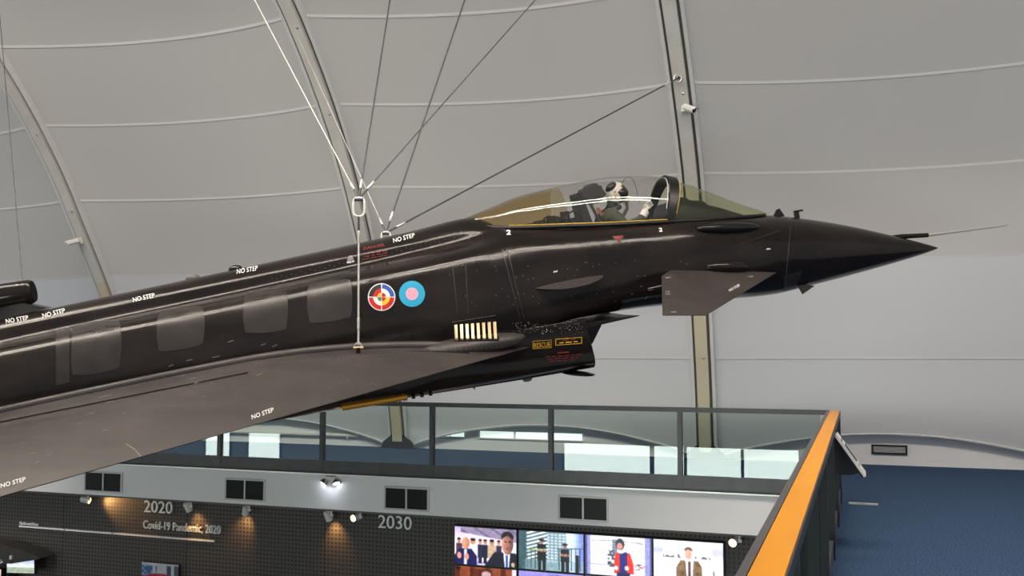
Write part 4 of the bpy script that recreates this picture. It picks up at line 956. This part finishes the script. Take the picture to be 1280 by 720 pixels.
# gloved hand on the frame: palm and five fingers
def hand(pos, d, upv, side):
    f = frame(pos, d, upv)   # local z along the hand, x up
    hv = [(0, 0, 0), (0, 0, .05), (.0, 0, .085)]; he = [(0, 1), (1, 2)]; hr = [(.030, .020), (.040, .020), (.036, .016)]
    for k, (x, L) in enumerate(((.034, .068), (.012, .078), (-.011, .072), (-.033, .056))):
        b0 = len(hv); hv += [(x, 0, .09), (x * 1.08, .008 * side, .09 + L * .45), (x * 1.08, .028 * side, .09 + L * .8), (x * 1.05, .046 * side, .09 + L * .9)]; he += [(2, b0), (b0, b0 + 1), (b0 + 1, b0 + 2), (b0 + 2, b0 + 3)]; hr += [.0105, .0098, .009, .008]
    b0 = len(hv); hv += [(.038, .010 * side, .035), (.062, .022 * side, .062), (.066, .034 * side, .09)]; he += [(1, b0), (b0, b0 + 1), (b0 + 1, b0 + 2)]; hr += [.014, .011, .009]
    return skin('glove', [f @ Vector(q) for q in hv], he, hr, 'glove', pil, 2)
hand(Lc(4.11, -.34, 1.12), (.55, .15, .80), (-.8, -.2, .55), 1)
hand(Lc(4.11, .22, .78), (.9, -.1, -.2), (0, 0, 1), -1)
mb = MB(); mb.tube([Lc(4.15, -.352, 1.085), Lc(4.095, -.338, 1.145)], .05, 12); mb.build('cuff', 'glove', pil, 50)
hm = Matrix.Rotation(R(-6), 3, 'Y')
mb = MB(); mb.ellipsoid(Lc(4.34, 0, 1.435), (.148, .128, .142), 22, 16); hel = mb.build('helmet', 'helmet_white', pil, 60)
mb = MB(); mb.ellipsoid(Lc(4.305, 0, 1.418), (.124, .142, .10), 22, 14, mtx=hm); mb.build('visor', 'visor', hel, 60)
mb = MB(); mb.ellipsoid(Lc(4.405, -.035, 1.515), (.085, .09, .052), 16, 10, mtx=Matrix.Rotation(R(-35), 3, 'Y')); mb.build('helmet_patch', 'visor', hel, 60)
mb = MB(); mb.ellipsoid(Lc(4.37, -.115, 1.385), (.055, .028, .06), 14, 10); mb.ellipsoid(Lc(4.37, .115, 1.385), (.055, .028, .06), 14, 10); mb.build('ear_cup', 'mask', hel, 60)
mb = MB(); mb.ellipsoid(Lc(4.235, 0, 1.345), (.07, .06, .06), 14, 10); mk = mb.build('oxygen_mask', 'mask', pil, 60)
mb = MB(); mb.tube([Lc(4.22, 0, 1.33), Lc(4.24, -.05, 1.22), Lc(4.34, -.13, 1.12), Lc(4.42, -.2, 1.0)], .022, 8); mb.build('oxygen_hose', 'cockpit_mid', mk, 60)
mb = MB(); mb.tube([Lc(4.43 + .0, .10 * math.cos(a), 1.235 + .0 + .02 * math.sin(a)) + Vector((.10 * math.sin(a), 0, 0)) for a in [2 * PI * k / 16 for k in range(16)]], .035, 8, closed=True); mb.build('life_collar', 'cockpit_mid', pil, 60)
for y in (-.11, .11): mb = MB(); mb.tube([Lc(4.62, y, 1.17), Lc(4.50, y, 1.24), Lc(4.38, y, 1.12), Lc(4.40, y * .7, .85)], .022, 6); mb.build('harness_strap', 'harness', pil, 60)
mb = MB(); mb.lathe([(0, .055), (.02, .05), (.03, .02)], frame(Lc(4.52, -.245, 1.04), (0, -1, .1)), 14); mb.build('shoulder_badge', 'mask', pil, 40)

# ------------------------------------------------------------------ suspension: shackles, links and cables
def jl(s, y, z): return JM @ Lc(s, y, z)
def vault_hit(x, y):
    d = ray(x, y); lo, hi = 5.0, 30.0
    for _ in range(60):
        mid = (lo + hi) / 2; p = CAM + d * mid
        inside = p.z < 9.9 and p.y < vault_y(max(p.z, 0), p.x); lo, hi = (mid, hi) if inside else (lo, mid)
    return CAM + d * lo
W0 = JM @ wing_pt(-1, .075, .215, True)
_r = ray(448.5, 259); k = ((W0 - CAM).x * _r.x + (W0 - CAM).y * _r.y) / (_r.x**2 + _r.y**2); L1 = Vector((W0.x, W0.y, CZ + _r.z * k)); L1 = CAM + _r * k
S0 = jl(7.32, 0, 1.30); 
def oval(name, c, h, wd, r, axis, label, m='link_white'):
    a = Vector((0, 0, 1)); b = Vector(axis).normalized(); pts = []
    for k in range(28):
        t = 2 * PI * k / 28; ct, st = math.cos(t), math.sin(t); pts.append(c + b * (wd * math.copysign(abs(ct) ** .8, ct)) + a * ((h - wd) * (1 if st > 0 else -1) * min(1, abs(st) * 3) + wd * st))
    e = tag(empty(name, c), label, 'link'); mb = MB(); mb.tube([p - c for p in pts], r, 8, closed=True); mb.build('link_body', m, e, 60)
    mb = MB(); mb.tube([Vector((0, 0, h - .02)) - b * (wd * .8), Vector((0, 0, h - .02)) + b * (wd * .8)], r * 1.4, 8); mb.build('pin', 'cable_dark', e, 60); return e
oval('suspension_link', L1, .105, .062, .014, RT, 'white oval suspension link above the wing cable')
S1 = S0 + Vector((0, 0, -.035)) + FW * .12; oval('suspension_link', S1, .10, .055, .013, RT, 'white oval suspension link on the dark spine')
ncab = 0
def cable(p, q, r, m, label, f0=True, f1=False):
    p, q = Vector(p), Vector(q); t = tag(empty('suspension_cable', p), label, 'cable', 'aircraft suspension cables'); d = (q - p); L = d.length; u = d / L
    mb = MB(); mb.tube([Vector(), d * .33, d * .66, d], r, 8); mb.build('wire', m, t, 60)
    if f0:
        mb = MB(); mb.tube([u * .16, u * .17, u * .29, u * .30], [r, .016, .016, r], 10); mb.build('ferrule', 'galvanised', t, 50)
        mb = MB(); mb.tube([u * .0, u * .05, u * .16], [.016, .011, .014], 8); mb.build('thimble', 'cable_dark', t, 50)
    if f1:
        mb = MB(); mb.tube([d - u * .30, d - u * .29, d - u * .17, d - u * .16], [r, .016, .016, r], 10); mb.build('ferrule', 'galvanised', t, 50)
T1 = L1 + Vector((0, 0, .095)); T2 = S1 + Vector((0, 0, .09)); B1 = L1 - Vector((0, 0, .1))
cable(B1, W0 + Vector((0, 0, .09)), .011, 'cable_light', 'pale cable dropping from the oval link to the wing root', True, True)
cable(T1, vault_hit(500, -80), .011, 'cable_dark', 'dark cable rising steeply from the wing link')
cable(T1, vault_hit(740, -80), .007, 'cable_dark', 'thin dark cable slanting up to the right from the wing link')
cable(T1, vault_hit(279, -75), .008, 'cable_light', 'white cable rising up to the left from the wing link')
cable(T2, vault_hit(608, -80), .011, 'cable_dark', 'dark cable rising from the spine link to the roof')
eye = prof(6.06, RIBX[3]) - prof_n(6.06, RIBX[3]) * .15; eye.x = RIBX[3] - .02
cable(T2, eye, .011, 'cable_dark', 'long dark cable from the spine link to the rib with the security camera', True, True)
rb2 = prof(6.9) - prof_n(6.9) * .13; rb2.x = RIBX[2] - .02
cable(T2, rb2, .005, 'cable_light', 'very thin cable from the spine link to the curved rib behind')
cable(CAM + ray(28, 352) * 12.1, vault_hit(-2, 0), .006, 'cable_dark', 'thin dark wire hanging at the far left above the fin scoop', False)
# wing shackle
t = tag(empty('shackle', W0), 'steel bow shackle bolted to the wing root', 'shackle')
mb = MB(); mb.tube([Vector((0, 0, .02 + .05)) + RT * (.035 * math.cos(a)) + Vector((0, 0, .045 * math.sin(a))) for a in [PI * k / 10 for k in range(11)]], .010, 8); mb.build('bow', 'steel', t, 60)
mb = MB(); mb.tube([Vector((0, 0, .06)) - RT * .055, Vector((0, 0, .06)) + RT * .055], .012, 8); mb.build('pin', 'brass', t, 60)
mb = MB(); mb.box(-.02, .02, -.012, .012, -.04, .06); mb.build('lug', 'jet_gloss', t)
# eyebolt on the rib
t = tag(empty('eyebolt', eye), 'steel eyebolt ring on the right hand roof rib', 'eyebolt')
mb = MB(); mb.tube([RT * (.055 * math.cos(a)) + Vector((0, 0, .055 * math.sin(a))) for a in [2 * PI * k / 18 for k in range(18)]], .013, 8, closed=True); mb.build('ring', 'galvanised', t, 60)
mb = MB(); mb.tube([Vector((.02, 0, 0)), Vector((.02, 0, 0)) + prof_n(6.06, RIBX[3]) * .04], .03, 10); mb.build('boss', 'steel', t, 60)
# security cameras on the ribs
def cctv(p, d, label):
    t = tag(empty('security_camera', p), label, 'camera', 'security cameras on the ribs'); d = Vector(d).normalized()
    mb = MB(); mb.box(-.05, .05, -.02, .03, -.05, .08); mb.build('bracket', 'white_plastic', t)
    mb = MB(); mb.tube([(0, -.02, .02), (.03, -.06, .01)], .018, 8); mb.build('arm', 'white_plastic', t, 60)
    mtx = frame(Vector((.02, -.06, .0)), d); mb = MB(); mb.lathe([(-.03, .03), (-.02, .042), (.19, .045), (.2, .045)], mtx, 16); b = mb.build('camera_body', 'white_plastic', t, 40)
    mb = MB(); mb.lathe([(.2, .041), (.205, .02)], mtx, 16); mb.build('lens', 'visor', b)
    mb = MB(); mb.add([mtx @ Vector((x, y, z)) for z in (-.02, .24) for x, y in ((.02, -.05), (.048, -.03), (.055, 0), (.048, .03), (.02, .05))], [(i, i + 1, 6 + i, 5 + i) for i in range(4)]); mb.build('sun_shield', 'white_plastic', b, 60)
p = prof(5.66, RIBX[3]) - prof_n(5.66, RIBX[3]) * .14; p.x = RIBX[3] + .03; cctv(p, (.75, -.5, -.42), 'white security camera on the right hand rib below the eyebolt')
p = prof(4.03, RIBX[1]) - prof_n(4.03, RIBX[1]) * .14; p.x = RIBX[1] - .05; cctv(p, (-.9, -.35, -.25), 'white security camera on the left hand rib pointing left')
bpy.context.view_layer.update()
